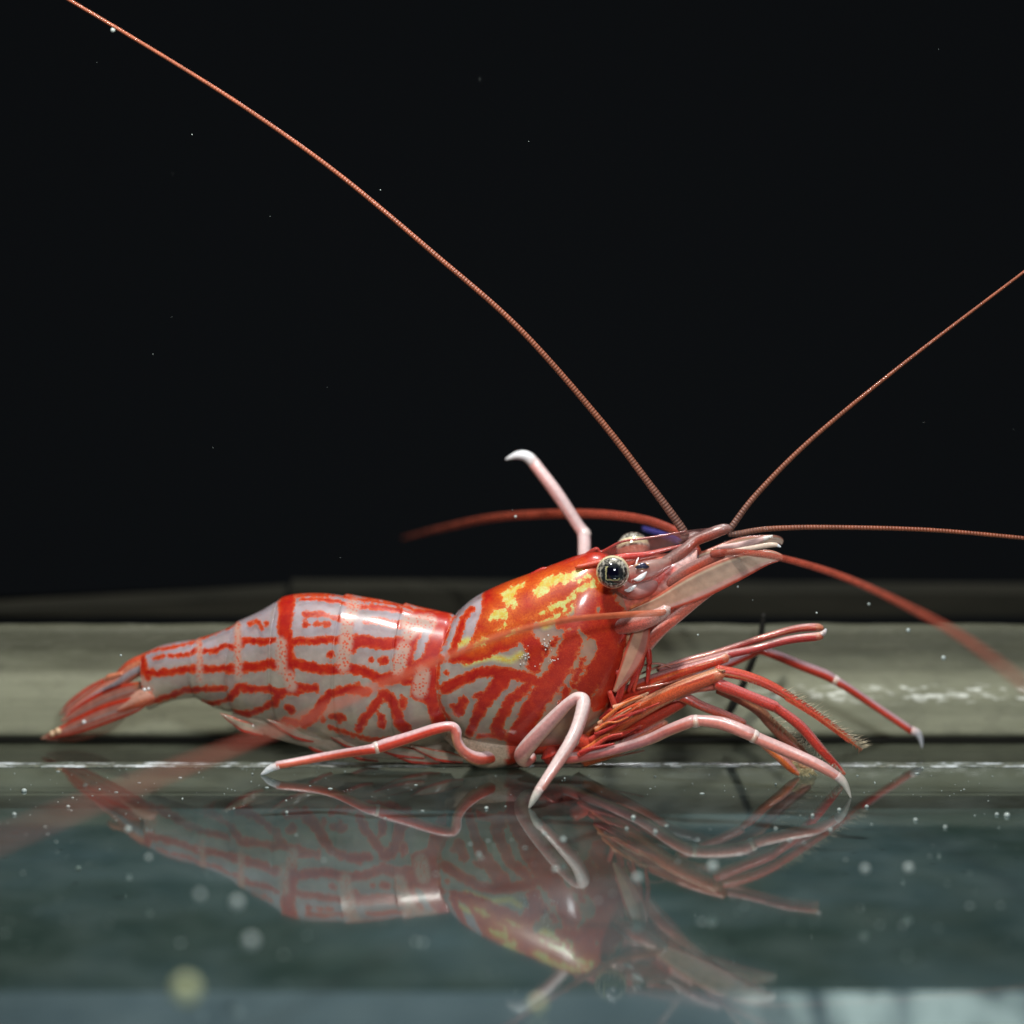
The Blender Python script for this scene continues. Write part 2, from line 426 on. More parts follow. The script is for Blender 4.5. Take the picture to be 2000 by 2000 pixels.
def sphere(name, c, r, mat, parent=None, tintf=None, nu=40, nvv=28, scl=(1, 1, 1), axis=None):
    ax = np.array(axis if axis is not None else (0, 0, 1.), float); ax /= np.linalg.norm(ax)
    a1 = np.cross(ax, [0, 0, 1.]) if abs(ax[2]) < .95 else np.array([1., 0, 0]); a1 /= np.linalg.norm(a1); a2 = np.cross(ax, a1)
    V = []; T = []
    for i in range(nvv+1):
        th = math.pi*i/nvv
        for j in range(nu):
            ph = 2*math.pi*j/nu
            loc = (math.sin(th)*math.cos(ph), math.sin(th)*math.sin(ph), math.cos(th))
            V.append(np.array(c)+r*(loc[0]*scl[0]*a1+loc[1]*scl[1]*a2+loc[2]*scl[2]*ax))
            T.append(tintf(th, ph) if tintf else (1, 1, 1))
    F = [(i*nu+j, i*nu+(j+1) % nu, (i+1)*nu+(j+1) % nu, (i+1)*nu+j) for i in range(nvv) for j in range(nu)]
    return mk(name, V, F, mat, parent, tint=np.array(T))

# ------------------------------------------------------------------ setting
Y_EDGE = G(1000, 1496)[1]; Y_SEAM = G(1000, 1440)[1]
def boxmesh(name, x0, x1, y0, y1, z0, z1, mat, parent=None):
    V = [(x, y, z) for x in (x0, x1) for y in (y0, y1) for z in (z0, z1)]
    F = [(0, 1, 3, 2), (4, 6, 7, 5), (0, 4, 5, 1), (2, 3, 7, 6), (0, 2, 6, 4), (1, 5, 7, 3)]
    return mk(name, V, F, mat, parent, smooth=False)

# black backdrop of the tank
M = Mat('black_backdrop'); mat_black = M.done(M.princ((.027, .031, .036), .9, .02))
kind(mk('backdrop', [(-120, 70, -20), (120, 70, -20), (120, 70, 110), (-120, 70, 110)], [(0, 1, 2, 3)], mat_black, smooth=False), 'structure')

# stained surface under the glass
M = Mat('stained_underside')
n = M.noise(1, 4, M.scaled(.16, .18, 1)); n2 = M.noise(1, 3, M.scaled(.5, .35, 1))
c = M.mix(M.rng(n, .38, .66), (.020, .042, .036), (.078, .120, .150))
c = M.mix(M.rng(n2, .45, .75, 0, .35), c, (.05, .075, .06))
mat_under = M.done(M.princ(c, .8, .2))
ZU = -.9
YC = G(1000, 1942, ZU)[1]
kind(mk('floor_under_glass', [(-90, YC, ZU), (90, YC, ZU), (90, Y_SEAM+.3, ZU), (-90, Y_SEAM+.3, ZU)], [(0, 1, 2, 3)], mat_under, smooth=False), 'structure')

# pale rippled sheet in front, under the glass
M = Mat('pale_sheet')
n = M.noise(1, 2, M.scaled(.35, .05, 1))
c = M.mix(M.rng(n, .40, .7), (.115, .155, .20), (.20, .25, .31))
pos = M.n('ShaderNodeSeparateXYZ'); M.l(M.obj(), pos.inputs[0])
st1 = M.noise(1, 3, M.scaled(1.1, .16, 1)); 
c = M.mix(M.math('MULTIPLY', M.rng(pos.outputs[0], 3.6, 5.0), M.rng(st1, .36, .52)), c, (.80, .86, .92))
mat_sheet = M.done(M.princ(c, .45, .5, 0, .4))
V = []; F = []; nx, ny = 260, 24
for j in range(ny):
    for i in range(nx):
        x = -26+52*i/(nx-1); y = YC-.02-j/(ny-1)*14
        z = ZU+.05+min(1,j/6)*(.25*mnoise.noise(Vector((x*.33, y*.09, 3)))+.1*mnoise.noise(Vector((x*1.1, y*.12, 9))))
        V.append((x, y, z))
F = [(j*nx+i, j*nx+i+1, (j+1)*nx+i+1, (j+1)*nx+i) for j in range(ny-1) for i in range(nx-1)]
sheet = mk('plastic_sheet', V, F, mat_sheet)
thing(sheet, 'pale blue rippled plastic sheet lying under the glass at the very front', 'sheet')
# glass floor: clear pane that mirrors what stands on it
def glass(name, tint, ior, base):
    M = Mat(name)
    fr = M.n('ShaderNodeFresnel'); fr.inputs['IOR'].default_value = ior
    g = M.n('ShaderNodeBsdfGlossy'); g.inputs['Roughness'].default_value = .042; g.inputs['Color'].default_value = (.95, 1, .98, 1)
    n = M.noise(1, 3, M.scaled(.25, .5, 1))
    b = M.bump(n, .05, .02); M.l(b, g.inputs['Normal'])
    t = M.n('ShaderNodeBsdfTransparent'); t.inputs['Color'].default_value = (*tint, 1)
    df = M.n('ShaderNodeBsdfDiffuse'); df.inputs['Color'].default_value = (*base, 1)
    mx0 = M.n('ShaderNodeMixShader'); film = M.rng(M.noise(1, 5, M.scaled(.9, .9, 1)), .35, .8, .03, .15)
    M.l(film, mx0.inputs[0]); M.l(t.outputs[0], mx0.inputs[1]); M.l(df.outputs[0], mx0.inputs[2])
    mx = M.n('ShaderNodeMixShader')
    M.l(M.math('MINIMUM', M.math('MULTIPLY', fr.outputs[0], 1.15), 1.0), mx.inputs[0])
    M.l(mx0.outputs[0], mx.inputs[1]); M.l(g.outputs[0], mx.inputs[2])
    return M.done(mx.outputs[0])
mat_glass = glass('floor_glass', (.86, .95, .92), 1.62, (.30, .38, .36))
mat_glass2 = glass('rear_glass', (.55, .58, .52), 1.5, (.10, .10, .08))
kind(mk('glass_floor', [(-60, -75, 0), (60, -75, 0), (60, Y_EDGE, 0), (-60, Y_EDGE, 0)], [(0, 1, 2, 3)], mat_glass, smooth=False), 'structure')
kind(mk('rear_glass_strip', [(-60, Y_EDGE, -.05), (60, Y_EDGE, -.05), (60, Y_SEAM+.2, -.05), (-60, Y_SEAM+.2, -.05)], [(0, 1, 2, 3)], mat_glass2, smooth=False), 'structure')
M = Mat('dark_gap'); mat_gap = M.done(M.princ((.11, .11, .085), .7, .1)); Mb = Mat('seam_black'); mat_seam = Mb.done(Mb.princ((.006, .006, .005), .7, .1))
kind(mk('floor_below_gap', [(-60, Y_EDGE-.02, -.6), (60, Y_EDGE-.02, -.6), (60, Y_SEAM+.3, -.6), (-60, Y_SEAM+.3, -.6)], [(0, 1, 2, 3)], mat_gap, smooth=False), 'structure')
boxmesh('floor_seam', -60, 60, Y_SEAM-.2, Y_SEAM+.15, -.046, -.02, mat_seam)['kind'] = 'structure'
# chipped edge of the glass pane, highlights along it painted as white stretches
M = Mat('chipped_glass_edge')
n = M.noise(1, 4, M.scaled(1.3, 2, 4), rough=.7); n2 = M.noise(1, 2, M.scaled(9, 9, 9))
c = M.mix(M.rng(n, .47, .62), (.14, .16, .13), (.75, .82, .85))
c = M.mix(M.rng(n2, .5, .7, 0, .4), c, (.30, .30, .22))
mat_edge = M.done(M.princ(c, .25, .8, 0, .5))
V = []; F = []; nx = 900; prof = [(-.10, .004), (-.06, .018), (0, .022), (.05, .012), (.085, -.05)]
for i in range(nx):
    x = -14+28*i/(nx-1)
    wv = .02*mnoise.noise(Vector((x*.8, 0, 0)))+.012*mnoise.noise(Vector((x*5, 4, 0)))
    sc = 1+.5*mnoise.noise(Vector((x*1.7, 9, 0)))
    for (dy, dz) in prof: V.append((x, Y_EDGE+dy*sc+wv, dz*(1+.4*mnoise.noise(Vector((x*7, 2, 1))))))
F = [(i*5+k, (i+1)*5+k, (i+1)*5+k+1, i*5+k+1) for i in range(nx-1) for k in range(4)]
kind(mk('glass_edge', V, F, mat_edge), 'structure')
# second thin line right of the animal
V = []; F = []
for i in range(nx):
    x = -14+28*i/(nx-1); y = Y_EDGE+.33+.03*mnoise.noise(Vector((x*.7, 5, 0)))
    h = .03*max(0, .35+mnoise.noise(Vector((x*1.2, 7, 3))))
    V += [(x, y-.03-h, -.045), (x, y, -.03+h), (x, y+.03+h, -.045)]
F = [(i*3+k, (i+1)*3+k, (i+1)*3+k+1, i*3+k+1) for i in range(nx-1) for k in range(2)]
kind(mk('glass_edge_rear_bead', V, F, mat_edge), 'structure')

# weathered horizontal rail behind the glass
M = Mat('weathered_rail')
n = M.noise(1, 5, M.scaled(.3, 3, 5), rough=.6); n2 = M.noise(1, 4, M.scaled(2.5, 3, 22)); n3 = M.noise(1, 3, M.scaled(3.2, 7, 14))
c = M.mix(M.rng(n, .3, .7), (.18, .188, .125), (.24, .248, .172))
pos = M.n('ShaderNodeSeparateXYZ'); M.l(M.obj(), pos.inputs[0])
upper_tone = M.rng(M.math('ADD', pos.outputs[2], M.math('MULTIPLY', M.noise(1, 4, M.scaled(.5, 1, 1.6)), .9)), 1.45, 2.1)
c = M.mix(M.math('MULTIPLY', upper_tone, .85), c, (.052, .054, .034))  # rail colour turns darker towards the top, with a ragged border
c = M.mix(M.rng(M.noise(1, 5, M.scaled(1.6, 2, 3), rough=.7), .5, .72, 0, .45), c, (.10, .10, .07))
c = M.mix(M.rng(n2, .55, .75, 0, .3), c, (.24, .24, .19))
painted_glint = M.math('MULTIPLY', M.rng(pos.outputs[0], 1, 8), M.math('MULTIPLY', M.rng(n3, .52, .72), M.rng(pos.outputs[2], .60, .72)))
painted_glint = M.math('MULTIPLY', painted_glint, M.rng(pos.outputs[2], 1.0, .92))
c = M.mix(painted_glint, c, (.85, .88, .80))  # bright ridge glints painted into the rail colour, stronger to the right
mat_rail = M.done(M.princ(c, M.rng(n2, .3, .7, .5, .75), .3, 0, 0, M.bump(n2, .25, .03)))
zt = P(1000, 1222, Y_SEAM)[2]
prof = [(.3, -.4), (.06, -.02), (.0, .03), (.03, .12), (.13, .32), (.22, .52), (.23, .57), (.28, .66), (.37, .88), (.42, .92), (.52, 1.16), (.60, 1.20), (.60, 1.28), (.64, 1.34), (.66, 1.70), (.68, 1.74), (.70, zt-.34), (.76, zt-.24), (.9, zt-.20), (1.2, zt-.26), (1.6, zt-.7)]
prof = [(a+.05, b) for a, b in prof]
nx = 220; V = []; m = len(prof)
for i in range(nx):
    x = -30+60*i/(nx-1); wv = .03*mnoise.noise(Vector((x*.5, 1, 1)))
    for k, (dy, dz) in enumerate(prof):
        V.append((x, Y_SEAM+dy+wv+.012*mnoise.noise(Vector((x*2, dz*3, 5))), dz+(.04*mnoise.noise(Vector((x*.9, 3, 1))) if k > 1 else (.02*mnoise.noise(Vector((x*1.5, 8, 1))) if k == 1 else 0))))
F = [(i*m+k, (i+1)*m+k, (i+1)*m+k+1, i*m+k+1) for i in range(nx-1) for k in range(m-1)]
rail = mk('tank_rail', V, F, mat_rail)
thing(rail, 'weathered olive grey ridged rail running along behind the glass floor', 'rail')
# dark panels above and behind the rail
M = Mat('dark_panel'); n = M.noise(1, 4, M.scaled(.4, 1, 3))
c = M.mix(M.rng(n, .3, .7), (.012, .012, .008), (.024, .023, .016)); mat_panel = M.done(M.princ(c, .8, .2))
def panel(x0, x1, r0, r1, lab):
    ya, yb = Y_SEAM+5, Y_SEAM+6
    a = P(x0, r0, ya); b = P(x1, r1, ya)
    zb = zt-1
    V = [(a[0], ya, zb), (b[0], ya, zb), (b[0], ya, b[2]), (a[0], ya, a[2]), (a[0], yb, zb), (b[0], yb, zb), (b[0], yb, b[2]), (a[0], yb, a[2])]
    F = [(0, 1, 2, 3), (5, 4, 7, 6), (3, 2, 6, 7), (0, 3, 7, 4), (1, 5, 6, 2), (0, 4, 5, 1)]
    o = mk('back_panel', V, F, mat_panel, smooth=False); thing(o, lab, 'panel', 'dark panels behind the rail')
panel(-400, 556, 1215, 1163, 'dark olive panel behind the rail, left of the gap above the striped tail')
panel(566, 2500, 1152, 1162, 'long dark olive panel behind the rail, from above the striped tail to the right edge')
# dark strand against the rail
M = Mat('dark_strand'); M_str = M.done(M.princ((.012, .012, .010), .5, .3))
ys = Y_SEAM-.12
st = tube('dark_strand', [(1492, 1200, ys, 4), (1488, 1228, ys, 6), (1482, 1262, ys, 6), (1466, 1300, ys, 7), (1448, 1345, ys, 8), (1432, 1376, ys, 9), (1424, 1392, ys, 7)], M_str, None, plain([(0, (1, 1, 1)), (1, (1, 1, 1))]), na=8)
thing(st, 'thin dark strand hanging against the rail behind the raised claws', 'strand')

# ------------------------------------------------------------------ the shrimp
shrimp = bpy.data.objects.new('shrimp', None); col.objects.link(shrimp); shrimp.location = (0, 0, 0); shrimp.empty_display_size = .5
thing(shrimp, 'red and white striped shrimp with long antennae standing on the glass floor', 'shrimp')

AB = [(278,1280,292,1384,38,0), (315,1262,322,1372,42,0), (352,1254,354,1364,46,0), (388,1249,392,1362,52,0), (430,1234,430,1376,60,0), (465,1217,466,1390,68,0),
      (505,1197,508,1402,76,0), (545,1174,550,1414,84,0), (585,1164,588,1424,90,0), (635,1162,637,1436,95,0), (690,1169,690,1446,99,0), (745,1175,742,1452,101,0),
      (800,1187,795,1452,101,0), (845,1194,842,1448,99,0), (892,1203,880,1440,94,0)]
ABx = [s[0] for s in AB]
ABc = catmull(AB, 10)
def ab_at(x): return tuple(np.interp(x, ABc[:, 0], ABc[:, k]) for k in range(6))
# pleonites, rear to front; each ends (on the tail side) in a slightly proud rim and lobed lower edge
segs = [(276, 394, 0), (382, 472, 9), (458, 562, 13), (543, 702, 14), (670, 814, 20), (786, 893, 6)]
for (xa, xb, lobe) in segs:
    st_ = []
    nn = 9
    for i in range(nn):
        t = i/(nn-1); x = xa+(xb-xa)*t; s = list(ab_at(x))
        L = lobe*math.sin(math.pi*min(1, t*1.05))**.6-lobe*.4 if lobe else 0
        s[3] += L; s[5] = -6*(1-t) if xa > 300 else 0
        st_.append(tuple(s))
    gr = (lambda t: 1.002+.042*(1-t)**2.5-(.03*max(0, .04-t)/.04)-(.03*max(0, t-.85)/.15)) if xa != 672 else (lambda t: 1.035-(.03*max(0, .05-t)/.05)-.02*max(0, t-.9)/.1)
    loft('abdomen_segment', st_, 7, M_body, shrimp, na=170, grow=gr)

def coret(Q, ang):
    b = np.tile(np.array([.66, .56, .55]), (len(Q), 1))
    k = (.5+.5*np.sin(Q[:, 0]/13.0+np.cos(ang)*2.2))[:, None]**2*.35
    b = b*(1-k)+np.array([.48, .36, .34])*k
    v = np.clip(-np.cos(ang)*1.2, 0, 1)[:, None]*.5
    b = b*(1-v)+np.array([.56, .48, .34])*v
    wz = np.clip((Q[:, 0:1]-960)/120, 0, 1)
    return b*(1-wz)+np.array([.78, .38, .22])*wz
loft('muscle_core', [(s_[0]+(2 if i else 6), s_[1]+7, s_[2]+(2 if i else 6), s_[3]-9, s_[4]*.86, 0) for i, s_ in enumerate(AB)], 6, M_core, shrimp, na=70, pig=False, tintf=coret)
CA = [(893,1199,905,1420,96,-34), (925,1171,935,1442,106,-32), (975,1146,985,1452,113,-22), (1030,1125,1045,1455,115,-10), (1085,1104,1098,1450,110,0), (1128,1088,1145,1428,101,2), (1162,1080,1182,1390,84,4), (1190,1088,1210,1345,66,6), (1214,1112,1232,1300,54,4), (1236,1138,1250,1258,38,4)]
loft('carapace', CA, 14, M_body, shrimp, na=200, grow=lambda t: 1.012+.012*max(0, .1-t)/.1)
loft('organ_core', [(s_[0], s_[1]+8, s_[2], s_[3]-10, s_[4]*.88, s_[5]) for s_ in CA[:7]], 6, M_core, shrimp, na=70, pig=False, tintf=coret)
# translucent belly between the legs
def bel(Q, ang):
    c = np.zeros((len(Q), 3))+np.array([.48, .36, .24]); return c
loft('belly', [(860,1400,880,1440,50,0), (900,1400,920,1484,62,0), (945,1400,955,1497,66,0), (990,1400,1000,1490,62,0), (1040,1400,1055,1470,55,0), (1090,1400,1110,1478,52,0), (1130,1380,1150,1462,46,0)], 6, M_mouth, shrimp, na=50, pig=False,
     tintf=lambda Q, a: np.where((Q[:, 0:1] > 990), np.array([.55, .05, .02]), np.array([.50, .36, .25])))

def headtint(Q, ang):
    base = np.tile(np.array([.62, .13, .08]), (len(Q), 1))
    pink = np.array([.66, .38, .34]); red = np.array([.60, .04, .02]); cream = np.array([.70, .48, .30])
    def blend(pts, h, c, soft=10):
        nonlocal base
        f = np.clip(.5-d_seg(Q, pts, h, h)/soft, 0, 1)[:, None]; base = base*(1-f)+c*f
    blend([(1225,1150), (1290,1130), (1350,1090)], 20, pink)
    blend([(1235,1188), (1300,1165), (1350,1140)], 4, np.array([.75, .25, .08]), 4)
    blend([(1270,1150), (1310,1110)], 9, red)
    blend([(1200,1240), (1215,1290)], 16, cream, 12)
    blend([(1235,1215), (1228,1260), (1210,1320)], 6, red, 5)
    blend([(1190,1190), (1200,1170)], 14, red, 8)
    blend([(1250,1235), (1240,1280)], 9, pink*.8, 8)
    return base
loft('head', [(1150,1110,1170,1400,60,0), (1185,1096,1215,1340,54,0), (1210,1090,1238,1300,50,0), (1245,1087,1262,1262,45,0), (1285,1083,1296,1225,34,0), (1325,1078,1332,1190,22,0), (1362,1072,1362,1130,10,0)], 14, M_head, shrimp, na=110, pig=False, tintf=headtint)

# rostrum with teeth
def extrude(name, outline, ydep, thick, mat, parent, tintf):
    n = len(outline); V = []; T = []
    for s in (-1, 1):
        for (x, y) in outline:
            V.append(P(x, y, axis_y(x)+s*thick)); T.append(tintf(x, y))
    F = [tuple(range(n)), tuple(range(2*n-1, n-1, -1))]+[(i, n+i, n+(i+1) % n, (i+1) % n) for i in range(n)]
    return mk(name, V, F, mat, parent, tint=np.array(T), smooth=False)
up_ = [(1010,1134), (1035,1121), (1060,1111), (1070,1107), (1078,1102), (1077,1111), (1083,1114), (1097,1111), (1120,1098), (1140,1084), (1158,1071), (1166,1069), (1163,1077), (1172,1078), (1200,1063), (1215,1055), (1213,1062), (1250,1052), (1290,1046), (1340,1036), (1392,1030)]
lo_ = [(1392,1033), (1350,1050), (1310,1068), (1270,1079), (1230,1086), (1190,1095), (1150,1112), (1110,1125), (1060,1140)]
def rt(x, y): return (.50, .10, .07) if x < 1180 else (.26, .12, .11)
extrude('rostrum', up_+lo_, 0, .03, M_clear, shrimp, rt)
tube('rostrum_rim', [(1036,1123,-.03,3), (1062,1111,-.04,3.5), (1082,1114,-.06,2.5), (1100,1111,-.07,3), (1140,1086,-.1,3.5), (1164,1072,-.14,3.5), (1176,1077,-.15,2.5), (1215,1058,-.2,2.5), (1270,1050,-.25,2.5), (1340,1038,-.3,2)], M_mouth, shrimp, plain([(0, (.50, .03, .02)), (.5, (.42, .05, .04)), (1, (.30, .10, .09))]), na=10)
tube('rostrum_ridge', [(1125,1108,-.62,4), (1170,1098,-.55,6), (1215,1088,-.48,7), (1260,1083,-.4,6), (1305,1072,-.35,4), (1345,1062,-.3,2)], M_mouth, shrimp, plain([(0, (.60, .08, .03)), (.5, (.55, .04, .03)), (1, (.40, .10, .08))]), na=10)

# eyes
def eyetint(pupil=True):
    def f(th, ph):
        x = th*math.cos(ph); y = th*math.sin(ph)
        v = Vector((math.sin(th)*math.cos(ph)*6, math.sin(th)*math.sin(ph)*6, math.cos(th)*6))
        nz = mnoise.noise(v)+.6*mnoise.noise(v*2.7)
        dark = np.array([.02, .02, .018]); silver = np.array([.50, .47, .40])
        k = min(1, max(0, .34+nz*1.7)); c = dark*(1-k)+silver*k
        if pupil:
            m = max(abs(x), abs(y))
            a = min(1, max(0, (.74-th)/.12)); c = c*(1-a)+np.array([.02, .022, .025])*a
            if m < .36: c = np.array([.002, .002, .008])
            elif m < .43 and (x*EYE_SX > .30 or y*EYE_SY > .30): c = np.array([.55, .50, .25])  # window-frame reflection painted along two sides of the pupil
        a = min(1, max(0, (th-1.12)/.08))*min(1, max(0, (1.62-th)/.1)); c = c*(1-a)+np.array([.80, .70, .44])*a
        if th > 1.7: c = np.array([.60, .25, .18])
        return c
    return f
EYE_SX = 1; EYE_SY = 1
M_eye = tint_mat('eye_cornea', .1, 1.0, 0, nscale=24, namp=.3, bstr=.02)
M = Mat('clear_cornea_shell')
t = M.n('ShaderNodeBsdfTransparent'); t.inputs[0].default_value = (.95, .95, .92, 1); g = M.n('ShaderNodeBsdfGlossy'); g.inputs['Roughness'].default_value = .03
fr = M.n('ShaderNodeFresnel'); fr.inputs['IOR'].default_value = 1.25; mx = M.n('ShaderNodeMixShader')
M.l(fr.outputs[0], mx.inputs[0]); M.l(t.outputs[0], mx.inputs[1]); M.l(g.outputs[0], mx.inputs[2]); M_shell = M.done(mx.outputs[0])
def make_eye(c, ax, r, pupil):
    stalk_c = np.array(c)-np.array(ax)*r*.9+np.array([.28, 0, -.12])
    e = sphere('eye', c, r, M_eye, shrimp, eyetint(pupil), axis=ax, nu=72, nvv=54)
    return e
e1c = P(1197, 1117, -1.08); make_eye(e1c, (-.05, -1, .12), .325, True)
e2c = P(1237, 1072, .62); make_eye(e2c, (-.1, .55, .8), .335, False)
white_p = striped([(0, (.60, .14, .09)), (.4, (.62, .30, .28)), (.7, (.62, .22, .20)), (1, (.58, .14, .10))], (.66, .46, .44), (.62, .10, .06), tw=.3, bw=.2)
tube('eye_stalk', [(1212,1142,-.82,14), (1236,1154,-.72,16), (1262,1150,-.6,16), (1290,1132,-.4,10)], M_glassy, shrimp, white_p, na=20)
tube('eye_stalk', [(1226,1128,-.72,15), (1250,1118,-.72,19), (1276,1110,-.62,18), (1306,1098,-.45,10)], M_glassy, shrimp, striped([(0, (.55, .07, .05)), (.5, (.45, .22, .19)), (1, (.58, .14, .11))], (.36, .27, .24), (.60, .12, .09), tw=.3, bw=.3), na=20)
sphere('eye_spot', P(1254, 1106, -.9), .12, M_eye, shrimp, lambda th, ph: (.03, .03, .06) if th < 1.0+.3*math.sin(ph*3) else (.5, .28, .14), axis=(.1, -1, .3), nu=24, nvv=16, scl=(1.25, .6, .6))
tube('eye_streak', [(1247,1089,-.84,1.2), (1243,1100,-.9,2), (1242,1113,-.94,1.2)], M_leg, shrimp, plain([(0, (.8, .7, .68)), (1, (.7, .5, .5))]), na=8)
M = Mat('glare_patch'); M_glare = M.done(M.princ((.85, .85, .86), .15, .6, .1, .8))  # white glare around the eyes, put in as small pale shapes
for (px_, py_, yy, r, sc) in ((1252,1083,.25,.09,(2.2,.4,.6)),):
    sphere('glare_patch', P(px_, py_, yy), r, M_glare, shrimp, nu=20, nvv=14, scl=sc, axis=(0, -1, .3))

for pts in ([(1220,1153,-.97,1.5), (1227,1153,-1.0,4), (1234,1149,-1.0,4.5), (1243,1143,-.97,1.5)], [(1238,1132,-1.0,1.5), (1246,1131,-1.02,5), (1254,1126,-1.0,5.5), (1263,1117,-.96,1.5)]):
    tube('glare_patch', pts, M_glare, shrimp, plain([(0, (1, 1, 1)), (1, (1, 1, 1))]), na=14, sub=6)
# antennal scales
def scalef(s, v):
    c = np.array([.52, .30, .20]); pink = np.array([.60, .35, .30]); red = np.array([.60, .08, .04])
    k = abs(v); c = c*(1-s)+np.array([.66, .52, .42])*s
    if v > .78: c = np.array([.62, .12, .06])*(1-s*.5)+np.array([.75, .6, .5])*s*.5
    elif v > .6: c = np.array([.8, .62, .45])
    elif v < -.82: c = red
    elif v < -.5: c = pink
    c = c*(1+.06*math.sin(v*9+1))
    return c
upv = (.42, 0, 1)
blade('antennal_scale', [(1228,1196,-.75,4), (1290,1178,-.85,17), (1360,1145,-.95,27), (1430,1112,-1.0,26), (1490,1090,-1.0,17), (1520,1088,-1.0,9), (1528,1092,-1.0,2)], M_glassy, shrimp, upv, scalef, thick=.05, curl=.15)
blade('antennal_scale', [(1300,1110,.2,6), (1380,1090,.25,16), (1440,1068,.3,17), (1490,1058,.3,13), (1520,1056,.3,9), (1527,1062,.3,3)], M_glassy, shrimp, upv, scalef, thick=.05)
blade('antennule_spine', [(1400,1070,.0,4), (1450,1064,.0,7), (1490,1053,.0,5), (1509,1046,.0,1.5)], M_leg, shrimp, upv, lambda s, v: (.7, .45, .42) if s < .7 else (.8, .8, .75), thick=.03, nv=6)
blade('antennule_spine', [(1420,1078,-.5,4), (1470,1070,-.5,5), (1510,1064,-.5,5), (1525,1068,-.5,1.5)], M_leg, shrimp, upv, lambda s, v: (.75, .6, .48) if s < .8 else (.8, .85, .9), thick=.03, nv=6)
# peduncles
spk = striped([(0, (.40, .07, .05)), (.3, (.26, .10, .08)), (.6, (.42, .06, .03)), (1, (.24, .10, .08))], (.26, .17, .16), (.55, .08, .04), tw=.5)
tube('antennule_peduncle', [(1270,1112,-.35,13), (1310,1094,-.35,14), (1340,1072,-.35,12), (1358,1056,-.3,11), (1385,1044,-.3,12), (1412,1034,-.3,11), (1427,1033,-.3,8)], M_mouth, shrimp, spk, na=18)
tube('antennule_peduncle', [(1290,1110,.15,15), (1330,1080,.15,15), (1348,1052,.15,12), (1368,1048,.15,10)], M_mouth, shrimp, spk, na=16)
tube('antenna_peduncle', [(1205,1225,-.7,16), (1250,1215,-1.0,17), (1285,1202,-1.1,14), (1303,1190,-1.1,11)], M_mouth, shrimp, striped([(0, (.6, .08, .05)), (.6, (.66, .16, .12)), (1, (.6, .45, .4))], (.62, .42, .38)), na=18)
tube('antenna_peduncle', [(1285,1150,-.4,13), (1335,1122,-.5,15), (1380,1098,-.6,14), (1410,1080,-.7,10)], M_mouth, shrimp, spk, na=16)
tube('antenna_base', [(1215,1335,-.55,10), (1255,1273,-.65,12), (1290,1232,-.75,12), (1333,1196,-.8,11), (1375,1165,-.85,8), (1420,1136,-.9,5), (1445,1122,-.95,2)], M_mouth, shrimp, striped([(0, (.42, .14, .10)), (.4, (.62, .10, .06)), (.7, (.66, .18, .12)), (1, (.6, .12, .08))], (.66, .46, .42), tw=.65), na=14)
blade('blue_fringe', [(1362,1082,.0,11), (1330,1060,.9,9), (1295,1045,1.6,7), (1255,1032,2.3,5)], M_glassy, shrimp, (0, 0, 1), lambda s, v: (.10, .09, .38), thick=.03, nv=6)  # blurred blue colour fringe, added as a thin strip

# antennae and antennules
ac = [(0, (.14, .075, .065)), (.12, (.21, .065, .035)), (.5, (.26, .062, .025)), (1, (.32, .085, .04))]
def ant(name, pts, c=ac, m=M_ant, na=10, sub=10): return tube(name, pts, m, shrimp, plain(c), na=na, sub=sub)
ant('antennule', [(1338,1050,-.1,9), (1330,1030,-.1,8.5), (1273,952,-.1,7.2), (1170,818,0,6.2), (1014,642,0,5.4), (849,497,.1,5), (663,342,.2,4.4), (497,223,.3,4), (342,124,.3,3.6), (135,0,.4,3.2), (40,-52,.4,3)], na=12, sub=50)
ant('antennule', [(1424,1038,-.3,8), (1432,1025,-.3,6.5), (1480,963,-.2,5.5), (1584,859,0,4.5), (1760,714,.3,3.4), (2000,531,.8,2.6), (2120,440,1,2.4)], na=12, sub=50)
ant('antennule', [(1424,1042,-.3,7), (1442,1042,-.3,6), (1501,1033,-.3,5.4), (1615,1030,-.2,4.6), (1812,1035,-.1,4), (2000,1051,0,3.6), (2110,1062,0,3.4)], na=12, sub=50)
bc = [(0, (.42, .07, .04)), (.5, (.40, .075, .04)), (1, (.30, .08, .05))]
ant('antennule', [(1360,1080,0,11), (1352,1062,.2,10), (1325,1040,.6,9), (1253,1014,1.3,9), (1139,1003,2.4,9), (983,1009,4.2,8), (880,1028,6,6.5), (787,1051,8,2.5)], bc, M_antblur, 14)
ant('antenna', [(1392,1082,-.7,8), (1440,1078,-1.2,6.5), (1527,1090,-2.2,6.5), (1640,1124,-4,6.5), (1760,1178,-6.5,6), (1880,1245,-9.5,6), (2000,1335,-13,5.5), (2080,1400,-15,5)], bc, M_antblur, 14)
ant('antenna', [(1299,1193,-1.1,4), (1285,1197,-1.35,6.5), (1200,1202,-1.8,6), (1100,1212,-3,6), (990,1238,-4.6,5.6), (880,1280,-6.5,5.4), (740,1340,-9,5.2), (600,1402,-11.5,5), (480,1450,-13.5,5), (300,1520,-16.5,5), (120,1592,-19,5), (-60,1665,-21.5,5)], [(0, (.62, .16, .07)), (.3, (.66, .15, .07)), (.6, (.58, .13, .08)), (1, (.40, .15, .11))], M_antblur, 16)

